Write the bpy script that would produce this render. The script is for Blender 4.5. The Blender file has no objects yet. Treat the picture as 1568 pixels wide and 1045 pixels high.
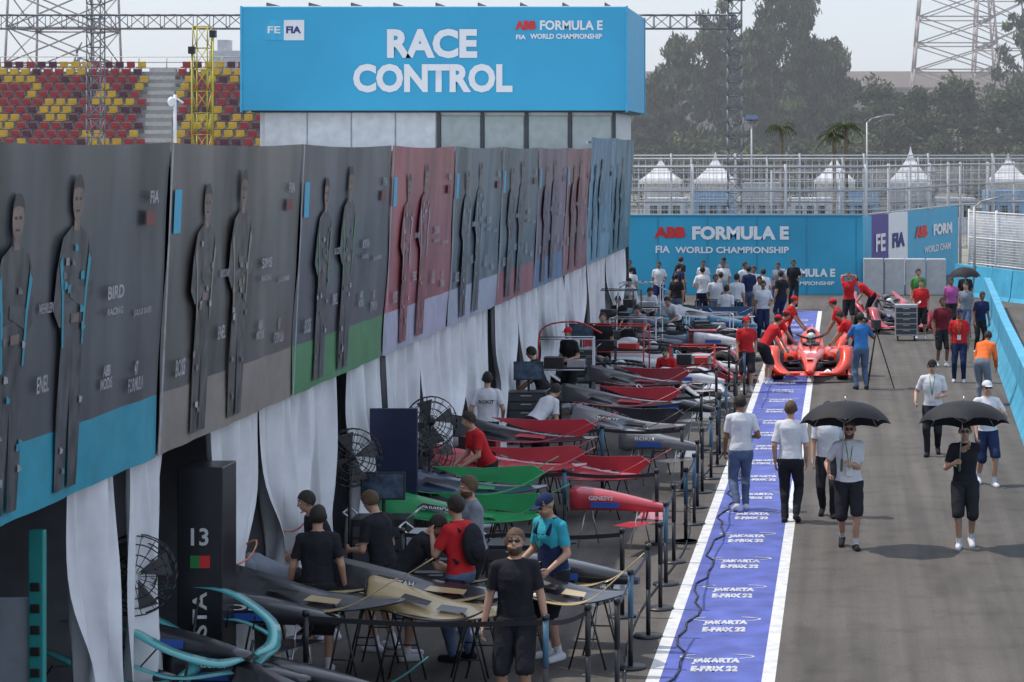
import bpy, math, random
import numpy as np
from mathutils import Vector, Matrix
random.seed(7)
rnd=random.random
def U(a,b): return a+(b-a)*random.random()
V=Vector
sc=bpy.context.scene
# ------------------------------------------------------------ materials
_m={}
def M(name,col,rough=.6,metal=0,var=.12,scale=4.,bump=0.,bscale=30.,coat=0.,stretch=(1,1,1),spec=.5):
    if name in _m: return _m[name]
    m=bpy.data.materials.new(name); m.use_nodes=True
    nt=m.node_tree; b=nt.nodes['Principled BSDF']
    b.inputs['Roughness'].default_value=rough; b.inputs['Metallic'].default_value=metal
    b.inputs['Coat Weight'].default_value=coat; b.inputs['Specular IOR Level'].default_value=spec
    tc=nt.nodes.new('ShaderNodeTexCoord'); mp=nt.nodes.new('ShaderNodeMapping')
    mp.inputs['Scale'].default_value=stretch
    nt.links.new(tc.outputs['Object'],mp.inputs['Vector'])
    n=nt.nodes.new('ShaderNodeTexNoise'); n.inputs['Scale'].default_value=scale; n.inputs['Detail'].default_value=5
    nt.links.new(mp.outputs[0],n.inputs['Vector'])
    r=nt.nodes.new('ShaderNodeValToRGB')
    c=np.array(col)
    r.color_ramp.elements[0].position=.3; r.color_ramp.elements[1].position=.7
    r.color_ramp.elements[0].color=(*np.clip(c*(1-var),0,1),1); r.color_ramp.elements[1].color=(*np.clip(c*(1+var),0,1),1)
    nt.links.new(n.outputs['Fac'],r.inputs['Fac']); nt.links.new(r.outputs['Color'],b.inputs['Base Color'])
    if bump>0:
        n2=nt.nodes.new('ShaderNodeTexNoise'); n2.inputs['Scale'].default_value=bscale; n2.inputs['Detail'].default_value=4
        nt.links.new(mp.outputs[0],n2.inputs['Vector'])
        bp=nt.nodes.new('ShaderNodeBump'); bp.inputs['Strength'].default_value=bump; bp.inputs['Distance'].default_value=.02
        nt.links.new(n2.outputs['Fac'],bp.inputs['Height']); nt.links.new(bp.outputs[0],b.inputs['Normal'])
    _m[name]=m; return m
# ------------------------------------------------------------ mesh builder
def frame(d):
    d=d.normalized(); a=V((0,0,1)) if abs(d.z)<.9 else V((1,0,0))
    u=d.cross(a).normalized(); w=u.cross(d).normalized(); return u,w
class MB:
    def __init__(s): s.v=[];s.f=[];s.m=[];s.s=[]
    def add(s,vs,fs,mi=0,sm=False):
        o=len(s.v); s.v+= [tuple(p) for p in vs]
        for f in fs: s.f.append(tuple(i+o for i in f)); s.m.append(mi); s.s.append(sm)
    def box(s,x0,x1,y0,y1,z0,z1,mi=0):
        vs=[(x,y,z) for z in(z0,z1) for y in(y0,y1) for x in(x0,x1)]
        s.add(vs,[(0,2,3,1),(4,5,7,6),(0,1,5,4),(2,6,7,3),(0,4,6,2),(1,3,7,5)],mi)
    def obox(s,c,size,rz=0,mi=0,rx=0):
        R=Matrix.Rotation(rz,3,'Z')@Matrix.Rotation(rx,3,'X'); h=[q/2 for q in size]
        vs=[V(c)+R@V((x*h[0],y*h[1],z*h[2])) for z in(-1,1) for y in(-1,1) for x in(-1,1)]
        s.add(vs,[(0,2,3,1),(4,5,7,6),(0,1,5,4),(2,6,7,3),(0,4,6,2),(1,3,7,5)],mi)
    def quad(s,a,b,c,d,mi=0): s.add([a,b,c,d],[(0,1,2,3)],mi)
    def loft(s,rings,mi=0,sm=True,caps=True):
        n=len(rings[0]); vs=[p for r in rings for p in r]; fs=[]
        for k in range(len(rings)-1):
            for i in range(n):
                j=(i+1)%n; fs.append((k*n+i,k*n+j,(k+1)*n+j,(k+1)*n+i))
        if caps: fs.append(tuple(range(n-1,-1,-1))); fs.append(tuple((len(rings)-1)*n+i for i in range(n)))
        s.add(vs,fs,mi,sm)
    def tube(s,a,b,r0,r1=None,mi=0,n=8,sm=True):
        a=V(a);b=V(b)
        if r1 is None:r1=r0
        if (b-a).length<1e-6:return
        u,w=frame(b-a)
        s.loft([[c+(u*math.cos(t)+w*math.sin(t))*r for t in [2*math.pi*i/n for i in range(n)]] for c,r in((a,r0),(b,r1))],mi,sm)
    def path(s,pts,r,mi=0,n=6):
        for i in range(len(pts)-1): s.tube(pts[i],pts[i+1],r,r,mi,n)
    def caps(s,a,b,ra,rb,mi=0,n=10,k=3):
        a=V(a);b=V(b); d=b-a
        if d.length<1e-5: d=V((0,0,1e-4))
        u,w=frame(d); d=d.normalized(); R=[]
        for i in range(k+1):
            ph=-math.pi/2*.97*(1-i/k); R.append((a+d*ra*math.sin(ph),ra*math.cos(ph)))
        for i in range(k+1):
            ph=math.pi/2*.97*(i/k); R.append((b+d*rb*math.sin(ph),rb*math.cos(ph)))
        s.loft([[c+(u*math.cos(t)+w*math.sin(t))*r for t in [2*math.pi*i/n for i in range(n)]] for c,r in R],mi)
    def ell(s,c,r,mi=0,ax=None,n=12,k=8):
        c=V(c)
        if ax is None: ax=(V((1,0,0)),V((0,1,0)),V((0,0,1)))
        R=[]
        for i in range(k+1):
            ph=-math.pi/2*.98+math.pi*.98*i/k
            R.append([c+ax[2]*r[2]*math.sin(ph)+(ax[0]*r[0]*math.cos(t)+ax[1]*r[1]*math.sin(t))*math.cos(ph) for t in [2*math.pi*q/n for q in range(n)]])
        s.loft(R,mi)
    def build(s,name,mats,parent=None,loc=(0,0,0),rz=0,bevel=0,scale=1):
        me=bpy.data.meshes.new(name); me.from_pydata(s.v,[],s.f)
        for m in mats: me.materials.append(m)
        me.polygons.foreach_set('material_index',s.m); me.polygons.foreach_set('use_smooth',s.s); me.update()
        o=bpy.data.objects.new(name,me); sc.collection.objects.link(o)
        o.location=loc; o.rotation_euler[2]=rz; o.scale=(scale,)*3
        if parent: o.parent=parent
        if bevel:
            b=o.modifiers.new('bev','BEVEL'); b.width=bevel; b.segments=2; b.limit_method='ANGLE'
        return o
def text(s,parent,org,width,height,rt,up,mat,name='lettering',bold=.02):
    cu=bpy.data.curves.new('t','FONT'); cu.body=s; cu.offset=bold; cu.align_x='CENTER'; cu.space_line=.85
    cu.resolution_u=3
    ob=bpy.data.objects.new('t',cu); sc.collection.objects.link(ob)
    dg=bpy.context.evaluated_depsgraph_get(); me=bpy.data.meshes.new_from_object(ob.evaluated_get(dg))
    bpy.data.objects.remove(ob); bpy.data.curves.remove(cu)
    n=len(me.vertices); co=np.zeros(n*3); me.vertices.foreach_get('co',co); co=co.reshape(-1,3)
    mn=co.min(0);mx=co.max(0); q=(co-(mn+mx)/2)/np.maximum(mx-mn,1e-6)
    P=np.array(org)[None]+q[:,0:1]*width*np.array(rt)[None]+q[:,1:2]*height*np.array(up)[None]
    me.vertices.foreach_set('co',P.ravel()); me.materials.clear(); me.materials.append(mat); me.update()
    me.name=name
    o=bpy.data.objects.new(name,me); sc.collection.objects.link(o)
    if parent: o.parent=parent
    return o
X_=(1,0,0);Y_=(0,1,0);Z_=(0,0,1)
# common materials
white=M('white_paint',(.66,.66,.66),.5); black=M('black_plastic',(.018,.018,.02),.4)
steel=M('galvanised_steel',(.38,.39,.40),.5,.4)
alu=M('aluminium',(.5,.5,.52),.35,.8); rubber=M('tyre_rubber',(.03,.03,.03),.75)
cyan=M('cyan_banner',(.05,.38,.58),.5,var=.05,scale=1); redp=M('red_print',(.62,.03,.03),.5)
# ------------------------------------------------------------ PEOPLE
skins=[M('skin_tan',(.44,.25,.17),.5,var=.06),M('skin_brown',(.21,.11,.065),.5,var=.06)]
def cloth(n,c,bs=14,var=.12): return M('cloth_'+n,c,.85,bump=.6,bscale=bs,var=var,spec=.15)
C={'white':cloth('white',(.60,.61,.64),var=.04),'black':cloth('black',(.022,.022,.027)),
'red':cloth('red',(.50,.025,.03)),'jeans':cloth('denim',(.10,.14,.23),25,.3),
'blue':cloth('blue',(.04,.17,.42)),'teal':cloth('teal',(.04,.34,.42)),
'grey':cloth('grey',(.2,.22,.26)),'orange':cloth('orange',(.75,.16,.04)),
'pink':cloth('pink',(.42,.1,.30)),'green':cloth('green',(.08,.25,.07)),
'maroon':cloth('maroon',(.14,.02,.03)),'navy':cloth('navy',(.02,.03,.08))}
hairs={'dark':M('hair_dark',(.02,.014,.01),.7,bump=.6,bscale=80),'brown':M('hair_brown',(.09,.05,.025),.7,bump=.6,bscale=80),'blond':M('hair_blond',(.3,.2,.1),.7,bump=.6,bscale=80)}
lipm=M('lips',(.35,.12,.1),.5)
def ik(a,t,l1,l2,pole):
    a=V(a);t=V(t); d=t-a; L=d.length
    if L>(l1+l2)*.995: L=(l1+l2)*.995; t=a+d.normalized()*L
    if L<abs(l1-l2)+.05: L=abs(l1-l2)+.05; t=a+d.normalized()*L
    d=(t-a).normalized(); x=(l1*l1-l2*l2+L*L)/(2*L); h=math.sqrt(max(l1*l1-x*x,0))
    p=V(pole); p=p-d*p.dot(d)
    p=p.normalized() if p.length>1e-4 else V((0,1,0))
    return a+d*x+p*h, t
def person(name,x,y,face=180,h=1.78,lean=4,twist=0,walk=0.,drop=0.,py=0.,feet=None,hands=(None,None),headpitch=0,headyaw=0,
    top='white',bottom='shorts',bcol='black',shoe='white',hair='dark',skin=0,sleeve=.72,cap=None,glasses=False,beard=False,long=False,
    pack=None,bib=None,headset=False,print_=None):
    s=h/1.78; res=.0125 if y<45 else .023
    a=math.radians(lean); tw=math.radians(twist)
    hz=.925-drop-(.02 if walk else 0)-abs(walk)*.06
    P=V((0,py,hz)); d=V((0,math.sin(a),math.cos(a)))
    R=Matrix.Rotation(-tw,3,d); r=R@V((1,0,0)); f=R@V((0,math.cos(a),-math.sin(a)))
    mb=MB(); segs=[]
    def seg(p,q,ra,rb,tag): mb.caps(p,q,ra,rb,n=12); segs.append((V(p),V(q),ra,rb,tag))
    rings=[]
    prof=[(-.10,.07,.06,0),(-.07,.125,.095,-.005),(.0,.168,.118,-.012),(.06,.165,.115,-.01),(.14,.15,.105,0),(.22,.148,.103,.004),(.32,.163,.115,.008),(.40,.175,.122,.008),(.47,.178,.115,0),(.52,.15,.092,-.005),(.56,.09,.07,-.01),(.585,.055,.055,-.008)]
    for (q,w,dd,sh) in prof:
        c=P+d*q+f*sh
        rings.append([c+r*w*math.cos(t)+f*dd*math.sin(t) for t in [2*math.pi*i/20 for i in range(20)]])
    mb.loft(rings)
    nb=P+d*.555-f*.005
    hp=a*.55+math.radians(headpitch); hy=math.radians(headyaw)-tw
    hu=V((0,math.sin(hp),math.cos(hp))); hfw=Matrix.Rotation(hy,3,'Z')@V((0,math.cos(hp),-math.sin(hp)))
    hu=Matrix.Rotation(hy,3,'Z')@hu; hr=hfw.cross(hu).normalized()
    hc=nb+(hu*.6+d*.4).normalized()*.185+hfw*.02
    seg(nb,hc-hu*.05-hfw*.01,.058,.052,'nk')
    ax=(hr,hfw,hu)
    mb.ell(hc+hu*.02-hfw*.008,(.077,.098,.098),ax=ax,n=16,k=12)
    mb.ell(hc-hu*.045+hfw*.02,(.06,.068,.075),ax=ax,n=14,k=10)
    mb.caps(hc+hfw*.085+hu*.015,hc+hfw*.103-hu*.02,.011,.016,n=8)
    for sd in(-1,1): mb.ell(hc+hr*sd*.078-hu*.005-hfw*.005,(.012,.022,.032),ax=ax,n=8,k=6)
    if feet is None: feet=[(-.10,.02,0),(.12,-.03,0)]
    if walk: feet=[(-.085,walk,0.),(.085,-walk,.07)] if walk>0 else [(-.085,walk,.07),(.085,-walk,0.)]
    for i,sd in enumerate((-1,1)):
        hj=P+r*sd*.088-d*.01
        fx,fy,fz=feet[i]; an=V((fx,fy,.085+fz))
        kn,an2=ik(hj,an,.445,.43,(sd*.08,1,0.1))
        seg(hj,kn,.092,.06,'th'); seg(kn,an2,.058,.038,'sh')
        cm=kn.lerp(an2,.3); seg(cm-V((0,.012,0)),kn.lerp(an2,.5)-V((0,.01,0)),.055,.045,'sh')
        tp=-.06 if fz==0 else -.10
        pitch=0 if fz==0 else -.06
        heel=an2+V((0,-.045,tp+.012+ (0.03 if fz else 0))); toe=an2+V((sd*.02,.155,tp+.005+pitch*.5))
        seg(heel,toe,.043,.036,'ft')
    ext=MB()
    for i,sd in enumerate((-1,1)):
        sj=P+d*.505+r*sd*.165
        seg(P+d*.51+r*sd*.07,sj,.062,.056,'tops')
        t=hands[i]
        if t is None:
            t=sj+V((sd*.06,.03+(walk*.9*sd if walk else 0),-.535+abs(walk)*.1))
            if lean>30: t=sj+V((sd*.03,.12,-.5))
        el,wr=ik(sj,V(t),.295,.265,(sd*.45,-1,-.35))
        seg(sj,el,.052,.041,'ua'); seg(el,wr,.043,.027,'fa')
        hd=(wr-el).normalized(); side=hd.cross(V((1,0,0)))
        if side.length<.2: side=hd.cross(V((0,0,1)))
        side.normalize()
        if side.dot(V((0,1,.3)))<0: side=-side
        pn=hd.cross(side).normalized()
        if pn.x*sd>0: pn=-pn
        mb.ell(wr+hd*.045,(.041,.018,.055),ax=(side,pn,hd),n=10,k=6); segs.append((wr,wr+hd*.09,.03,.03,'hand'))
        for q,L in enumerate((.046,.052,.048,.038)):
            b0=wr+hd*.082+side*(1.5-q)*.019; b1=b0+(hd*.9+pn*.35).normalized()*L*.8; b2=b1+(hd*.45+pn*.9).normalized()*L*.75
            ext.caps(b0-hd*.012,b1,.0095,.0085,0,6,2); ext.caps(b1,b2,.0085,.007,0,6,2)
        b0=wr+hd*.03+side*.03; b1=b0+(hd*.7+side*.7).normalized()*.035; b2=b1+(hd*.9+side*.15+pn*.2).normalized()*.03
        ext.caps(b0,b1,.012,.0105,0,6,2); ext.caps(b1,b2,.0105,.008,0,6,2)
    if long: mb.ell(hc-hfw*.07-hu*.09,(.07,.045,.15),ax=ax)
    tmp=mb.build('tmp',[])
    md=tmp.modifiers.new('r','REMESH'); md.mode='VOXEL'; md.voxel_size=res; md.use_smooth_shade=True
    sm=tmp.modifiers.new('s','SMOOTH'); sm.factor=.5; sm.iterations=2 if y<45 else 1
    dg=bpy.context.evaluated_depsgraph_get(); me=bpy.data.meshes.new_from_object(tmp.evaluated_get(dg)); bpy.data.objects.remove(tmp)
    nF=len(me.polygons); ce=np.zeros(nF*3); me.polygons.foreach_get('center',ce); ce=ce.reshape(-1,3)
    best=np.full(nF,1e9); mat=np.zeros(nF,int)
    def upd(dist,mi):
        nonlocal best,mat
        k=dist<best; best=np.where(k,dist,best); mat=np.where(k,mi,mat)
    Pn=np.array(P);dn=np.array(d);rn=np.array(r);fn=np.array(f)
    rel=ce-Pn; q=rel@dn; xr=rel@rn; yf=rel@fn
    w=np.interp(q,[p[0] for p in prof],[p[1] for p in prof]); dd=np.interp(q,[p[0] for p in prof],[p[2] for p in prof])
    td=np.sqrt((xr/w)**2+(yf/dd)**2)+np.maximum(0,q-.585)*40+np.maximum(0,-.1-q)*40
    upd(td-.05,np.where(q<.03,2,1))
    rel2=ce-np.array(hc); hu_=rel2@np.array(hu); hw_=rel2@np.array(hfw); hx_=rel2@np.array(hr)
    hd_=np.sqrt((hx_/.08)**2+(hw_/.1)**2+((hu_+.01)/.12)**2)
    ish=(hu_>np.maximum(-.06,-.015+.95*hw_))
    if long: ish=ish|(hw_<-.035)
    if beard: ish=ish|((hu_<-.045)&(hw_>-.02)&(hu_>-.14)&~((np.abs(hx_)<.02)&(hu_>-.06)))
    upd(hd_,np.where(ish,4,0))
    for (p0,p1,ra,rb,tag) in segs:
        p0=np.array(p0);p1=np.array(p1);ab=p1-p0; L2=ab@ab
        t=np.clip(((ce-p0)@ab)/L2,0,1); dist=np.linalg.norm(ce-p0-t[:,None]*ab,axis=1)/(ra+(rb-ra)*t)
        if tag=='ua': mi=np.where(t<sleeve,1,0)
        elif tag=='tops': mi=np.full(nF,1)
        elif tag=='fa': mi=np.where(t<.93,1,0) if sleeve>1 else np.zeros(nF,int)
        elif tag=='th': mi=np.full(nF,2)
        elif tag=='sh': mi=np.full(nF,2) if bottom=='pants' else np.where(t>.8,6,0)
        elif tag=='ft': mi=np.full(nF,3)
        else: mi=np.zeros(nF,int)
        if tag=='sh' and ra<.058 and bottom!='pants': mi=np.zeros(nF,int)
        if tag=='nk': dist=dist+.05
        upd(dist,mi)
    nV=len(me.vertices); no=np.zeros(nV*3); me.vertices.foreach_get('normal',no); no=no.reshape(-1,3)
    co=np.zeros(nV*3); me.vertices.foreach_get('co',co); co=co.reshape(-1,3)
    offs=np.array([0,.015,.028 if bottom!='pants' else .016,.006,.012,0,.004])[mat]
    nl=len(me.loops); li=np.zeros(nl,int); me.loops.foreach_get('vertex_index',li); lt=np.zeros(nF,int); me.polygons.foreach_get('loop_total',lt)
    vo=np.zeros(nV); np.maximum.at(vo,li,np.repeat(offs,lt))
    ph=6*rnd()
    fold=(np.sin(co[:,2]*13+co[:,0]*26+ph)*np.sin(co[:,0]*19-co[:,2]*9+co[:,1]*21+ph)+.5*np.sin(co[:,2]*29-co[:,0]*17+ph*2)*np.sin(co[:,1]*30+co[:,2]*8))*.005*(vo>.01)
    co=co+no*(vo+fold)[:,None]
    me.vertices.foreach_set('co',co.ravel())
    me.materials.clear()
    for mm in (skins[skin],C[top],C[bcol],C[shoe] if shoe in C else white,hairs[hair],black,C['white'],lipm): me.materials.append(mm)
    me.polygons.foreach_set('material_index',mat.astype(np.int32)); me.polygons.foreach_set('use_smooth',[True]*nF); me.update(); me.name=name
    ob=bpy.data.objects.new(name,me); sc.collection.objects.link(ob); ob.location=(x,y,0); ob.rotation_euler[2]=math.radians(face); ob.scale=(s,)*3
    for sd in(-1,1):
        e=hc+hfw*.083+hr*sd*.031+hu*.012
        if glasses: ext.ell(e+hfw*.012,(.028,.01,.019),1,ax,8,6)
        else: ext.ell(e,(.014,.009,.009),2,ax,8,6); ext.ell(e+hfw*.006,(.007,.006,.007),1,ax,6,4)
        ext.caps(e+hu*.024+hr*.013+hfw*.002,e+hu*.024-hr*.013+hfw*.002,.004,.004,3,5,2)
    if glasses: ext.tube(hc+hfw*.1+hr*.02+hu*.015,hc+hfw*.1-hr*.02+hu*.015,.005,.005,1,5)
    ext.ell(hc+hfw*.082-hu*.057,(.024,.01,.008),4,ax,8,5)
    if cap:
        R2=[]
        for k in range(6):
            ph=math.pi/2*.98*k/5; R2.append([hc+hu*(.03+.1*math.sin(ph))-hfw*.008+(hr*.09*math.cos(t)+hfw*.112*math.sin(t))*math.cos(ph) for t in [2*math.pi*i/14 for i in range(14)]])
        ext.loft(R2,5); ext.ell(hc+hfw*.125+hu*.04,(.07,.07,.008),5,ax,12,4)
    if headset:
        for sd in(-1,1): ext.ell(hc+hr*sd*.095,(.022,.035,.045),1,ax)
        ext.path([hc+hu*(.12*math.sin(t)+.01)+hr*.1*math.cos(t) for t in [math.pi*i/8 for i in range(9)]],.012,1)
    if pack:
        c=P+d*.33-f*.2; ext.ell(c,(.15,.09,.23),6,(r,f,d),14,10)
        ext.ell(c-f*.06-d*.06,(.11,.06,.12),6,(r,f,d),12,8)
        for sd in(-1,1): ext.path([P+d*.48+r*sd*.1-f*.12,P+d*.575+r*sd*.1,P+d*.5+r*sd*.1+f*.125,P+d*.3+r*sd*.13+f*.12,P+d*.15+r*sd*.15-f*.1],.018,6)
    if bib:
        rr=[]
        for q2,w2,d2 in((.0,.2,.15),(.1,.185,.14),(.25,.175,.133),(.38,.185,.142),(.44,.16,.142)):
            rr.append([P+d*q2+r*w2*math.cos(t)+f*d2*math.sin(t) for t in [2*math.pi*i/18 for i in range(18)]])
        ext.loft(rr,6,caps=False)
        for sd in(-1,1): ext.path([P+d*.44+r*sd*.1-f*.13,P+d*.58+r*sd*.09,P+d*.44+r*sd*.1+f*.135],.025,6)
    if print_=='lanyard': ext.path([P+d*.57+r*.05+f*.06,P+d*.45+r*.03+f*.145,P+d*.22+f*.135,P+d*.45-r*.03+f*.145,P+d*.57-r*.05+f*.06],.006,7); ext.obox(P+d*.18+f*.135,(.09,.012,.12),0,2)
    ext.build('face_and_hands',[skins[skin],black,white,hairs[hair],lipm,C[cap] if cap else black,C[pack or bib or 'black'],C['green']],parent=ob)
    return ob
# right-side walkers
person('pedestrian',.09,31.5,182,1.80,walk=.16,hands=((-.02,.26,1.18),(.28,.2,1.05)),top='white',shoe='black',glasses=True,hair='brown',beard=True,print_='lanyard')
person('pedestrian',1.70,31.5,178,1.76,walk=-.10,hands=((-.02,.2,1.44),(.16,.28,1.22)),top='black',bcol='black',glasses=True)
person('pedestrian',2.37,37.4,190,1.76,walk=.2,top='white',bcol='navy',glasses=True,cap='white',hands=((-.2,.3,1.25),None))
person('pedestrian',1.63,41.1,175,1.76,walk=-.2,top='white',bcol='black',bottom='pants',cap='black',glasses=True,shoe='black',hands=((-.15,.25,1.1),(.3,.2,1.0)),print_='lanyard')
person('pedestrian',-1.55,34.7,10,1.8,walk=-.14,top='white',bcol='jeans',bottom='pants',shoe='white',skin=1,hands=(None,(.18,.22,1.1)))
person('pedestrian',-.77,33.6,-4,1.82,walk=.04,top='white',bcol='black',bottom='pants',shoe='black',hair='brown',sleeve=.85)
person('pedestrian',-.22,34.2,178,1.76,walk=.12,top='white',bcol='black',bottom='pants',shoe='black',hair='dark')
# foreground left crew
person('mechanic',-3.17,22.0,182,1.84,lean=2,top='black',glasses=True,beard=True,hair='brown',hands=((-.3,.05,.85),(.3,.05,.85)),headpitch=-8)
person('photographer',-3.13,24.6,140,1.82,lean=6,top='teal',bcol='black',cap='navy',hair='blond',beard=True,bib='navy',glasses=True,hands=((-.2,.25,1.0),(.2,.3,1.05)),headpitch=20)
person('mechanic',-5.53,23.9,8,1.76,lean=5,top='black',bcol='black',hands=((-.3,.1,.9),(.28,.1,.9)))
person('mechanic',-5.05,25.0,60,1.78,lean=12,top='black',bcol='black',hair='brown',hands=((-.15,.35,1.1),(.15,.35,1.1)),headpitch=20)
person('mechanic',-4.72,24.6,-70,1.7,lean=38,py=-.12,top='black',bcol='black',hands=((-.15,.55,.95),(.15,.55,.95)),headpitch=15)
person('mechanic',-4.12,24.5,60,1.78,lean=5,top='red',bcol='jeans',bottom='pants',pack='black',hands=((-.12,.3,1.35),(.1,.35,1.3)),shoe='black')
person('mechanic',-4.2,25.9,120,1.8,lean=5,top='grey',bcol='black',beard=True,hair='brown',hands=((-.1,.35,1.1),(.1,.35,1.1)))
person('mechanic',-5.75,25.6,120,1.75,lean=25,top='black',bcol='black',hair='dark',hands=((-.15,.45,1.0),(.15,.45,1.0)))
person('mechanic',-6.0,24.2,100,1.75,lean=65,py=-.15,top='grey',bcol='black')
rokit=person('mechanic',-5.98,38.2,5,1.78,top='white',bcol='black',hands=((-.25,.2,1.0),(.25,.2,1.0)))
person('mechanic',-5.15,38.4,-40,1.75,lean=48,py=-.12,top='white',bcol='black')
person('mechanic',-5.8,48.5,150,1.75,lean=8,top='black',bcol='black',cap='red',hands=((-.15,.3,1.1),(.15,.3,1.1)))
person('mechanic',-5.2,33.3,120,1.75,lean=25,top='red',bcol='black',hands=((-.15,.45,.95),(.15,.45,.95)))
person('mechanic',-5.8,44.0,80,1.75,lean=20,top='black',bcol='black',hands=((-.15,.4,.95),(.15,.4,.95)))
# around the red car
person('mechanic',-2.2,51.9,190,1.75,walk=.12,top='red',hair='brown',cap='red',headset=True)
person('mechanic',-1.78,53.5,-60,1.75,lean=35,py=-.1,top='red',cap='red',hands=((-.15,.5,.75),(.15,.5,.75)))
person('mechanic',-1.75,56.2,-80,1.75,lean=45,py=-.12,top='red',cap='red',hands=((-.15,.55,.8),(.15,.55,.8)))
person('mechanic',-1.5,59.5,-100,1.75,lean=20,top='red',cap='red',hands=((-.15,.5,.9),(.15,.5,.9)))
person('mechanic',.28,55.6,75,1.75,lean=42,py=-.12,top='red',hands=((-.15,.55,.8),(.15,.55,.8)))
person('mechanic',.1,59.0,80,1.75,lean=30,top='red',cap='red',hands=((-.15,.5,.8),(.15,.5,.8)))
person('camera_operator',.43,52.4,15,1.78,lean=5,top='blue',bcol='jeans',bottom='pants',shoe='black',hair='dark',hands=((-.15,.3,1.35),(.2,.3,1.3)),skin=1)
person('mechanic',.2,70,178,1.76,top='red',hands=((-.1,.1,1.7),(.12,.1,1.7)))
person('mechanic',.85,72,90,1.76,lean=50,py=-.1,top='red')
person('mechanic',2.3,66.4,178,1.76,top='red',bcol='black')
person('mechanic',2.4,72,185,1.78,top='green',bcol='black')
person('pedestrian',2.55,58,190,1.78,top='maroon',bcol='black',skin=1,hair='dark')
person('pedestrian',2.78,54,175,1.76,top='red',bcol='navy',bottom='pants',skin=1,cap='navy',print_='lanyard')
person('marshal',3.05,49.3,-20,1.76,lean=45,py=-.1,top='orange',bcol='grey',bottom='pants',skin=1,sleeve=1.5)
person('pedestrian',3.3,69,180,1.65,top='pink',bcol='black',bottom='pants',long=True,skin=1)
person('pedestrian',3.6,66,160,1.7,top='grey',bcol='jeans',bottom='pants',long=True)
person('pedestrian',3.75,62,200,1.7,lean=15,top='navy',bcol='black',bottom='pants',skin=1)
person('pedestrian',3.9,72,180,1.72,top='black',bcol='black',bottom='pants',skin=1)
person('mechanic',-3.85,50.5,170,1.7,lean=35,drop=.42,feet=((-.15,.08,0),(.15,.0,0)),top='red',bcol='black')
cr=[(-7.0,75,'white'),(-6.3,78,'white'),(-5.5,76,'navy'),(-4.9,80,'white'),(-4.5,73,'white'),(-4.1,78,'white'),(-3.85,72,'grey'),(-3.3,76,'white'),
(-3.2,68.5,'white'),(-2.9,75,'white'),(-2.5,72.5,'white'),(-2.2,78,'grey'),(-1.9,71,'black'),(-2.5,69.0,'white'),(-5.8,81,'black'),(-3.9,69.5,'white'),(-3.0,73.2,'navy'),(-1.7,79,'black'),(-5.2,71,'black'),(-2.3,65.8,'white'),
(-3.3,64.3,'white'),(-7.5,80,'navy'),(-4.3,82,'grey')]
for i,(x,y,c) in enumerate(cr):
    person('spectator',x,y,U(140,220) if i%2 else U(-40,40),U(1.66,1.84),top=c,bcol=random.choice(['black','navy','jeans']),bottom=random.choice(['pants','shorts']),skin=i%2,
        hands=((-.2,.25,1.1),None) if i%3 else (None,None),walk=U(-.05,.05) if i%4==0 else 0)
for (x,y,c,l) in [(-6.9,66,'white',35),(-6.2,68,'white',20),(-5.6,65.5,'white',40),(-4.6,62,'white',45),(-5.9,60.5,'black',30),(-6.9,71.5,'white',5),(-5.2,58,'grey',40),(-5.6,53,'black',10)]:
    person('mechanic',x,y,U(60,200),1.75,lean=l,py=-.1 if l>25 else 0,top=c,bcol='black',hands=((-.15,.5,.9),(.15,.5,.9)) if l>10 else (None,None))
# ------------------------------------------------------------ camera / world / light
cam=bpy.data.cameras.new('camera'); co=bpy.data.objects.new('camera',cam); sc.collection.objects.link(co)
co.location=(0,0,5.5); co.rotation_euler=(math.radians(90),0,0)
cam.lens=79.8; cam.sensor_width=36; cam.shift_x=-506/1568; cam.shift_y=-290.5/1568; cam.clip_end=3000; cam.clip_start=.5
sc.camera=co
w=bpy.data.worlds.new('World'); sc.world=w; w.use_nodes=True; nt=w.node_tree
sky=nt.nodes.new('ShaderNodeTexSky'); sky.sky_type='NISHITA'; sky.sun_disc=False
sky.sun_elevation=math.radians(60); sky.sun_rotation=math.radians(-80); sky.dust_density=2.0; sky.air_density=1.0; sky.ozone_density=1.5
bg=nt.nodes['Background']; bg.inputs['Strength'].default_value=.09
nt.links.new(sky.outputs[0],bg.inputs['Color'])
hz=nt.nodes.new('ShaderNodeBackground'); hz.inputs['Color'].default_value=(.60,.66,.77,1); hz.inputs['Strength'].default_value=.98   # bright tropical haze
ad=nt.nodes.new('ShaderNodeAddShader'); nt.links.new(bg.outputs[0],ad.inputs[0]); nt.links.new(hz.outputs[0],ad.inputs[1]); nt.links.new(ad.outputs[0],nt.nodes['World Output'].inputs['Surface'])
sl=bpy.data.lights.new('sun','SUN'); so=bpy.data.objects.new('sun',sl); sc.collection.objects.link(so)
sl.energy=3.3; sl.angle=math.radians(.6); sl.color=(1,.94,.85)
so.rotation_euler=V((.48,-.09,-.872)).to_track_quat('-Z','Y').to_euler()
sc.view_settings.view_transform='Standard'; sc.view_settings.look='None'; sc.view_settings.exposure=0
# dusty air beyond the end of the pit lane (a real volume of haze standing over the ground)
hm=bpy.data.materials.new('hazy_air'); hm.use_nodes=True; hn=hm.node_tree; hn.nodes.remove(hn.nodes['Principled BSDF'])
vs_=hn.nodes.new('ShaderNodeVolumeScatter'); vs_.inputs['Color'].default_value=(.95,.975,1,1); vs_.inputs['Density'].default_value=.0022; vs_.inputs['Anisotropy'].default_value=.1
hn.links.new(vs_.outputs[0],hn.nodes['Material Output'].inputs['Volume'])
g=MB(); g.box(-150,150,133,420,.02,70); g.build('background_haze',[hm])
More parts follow.
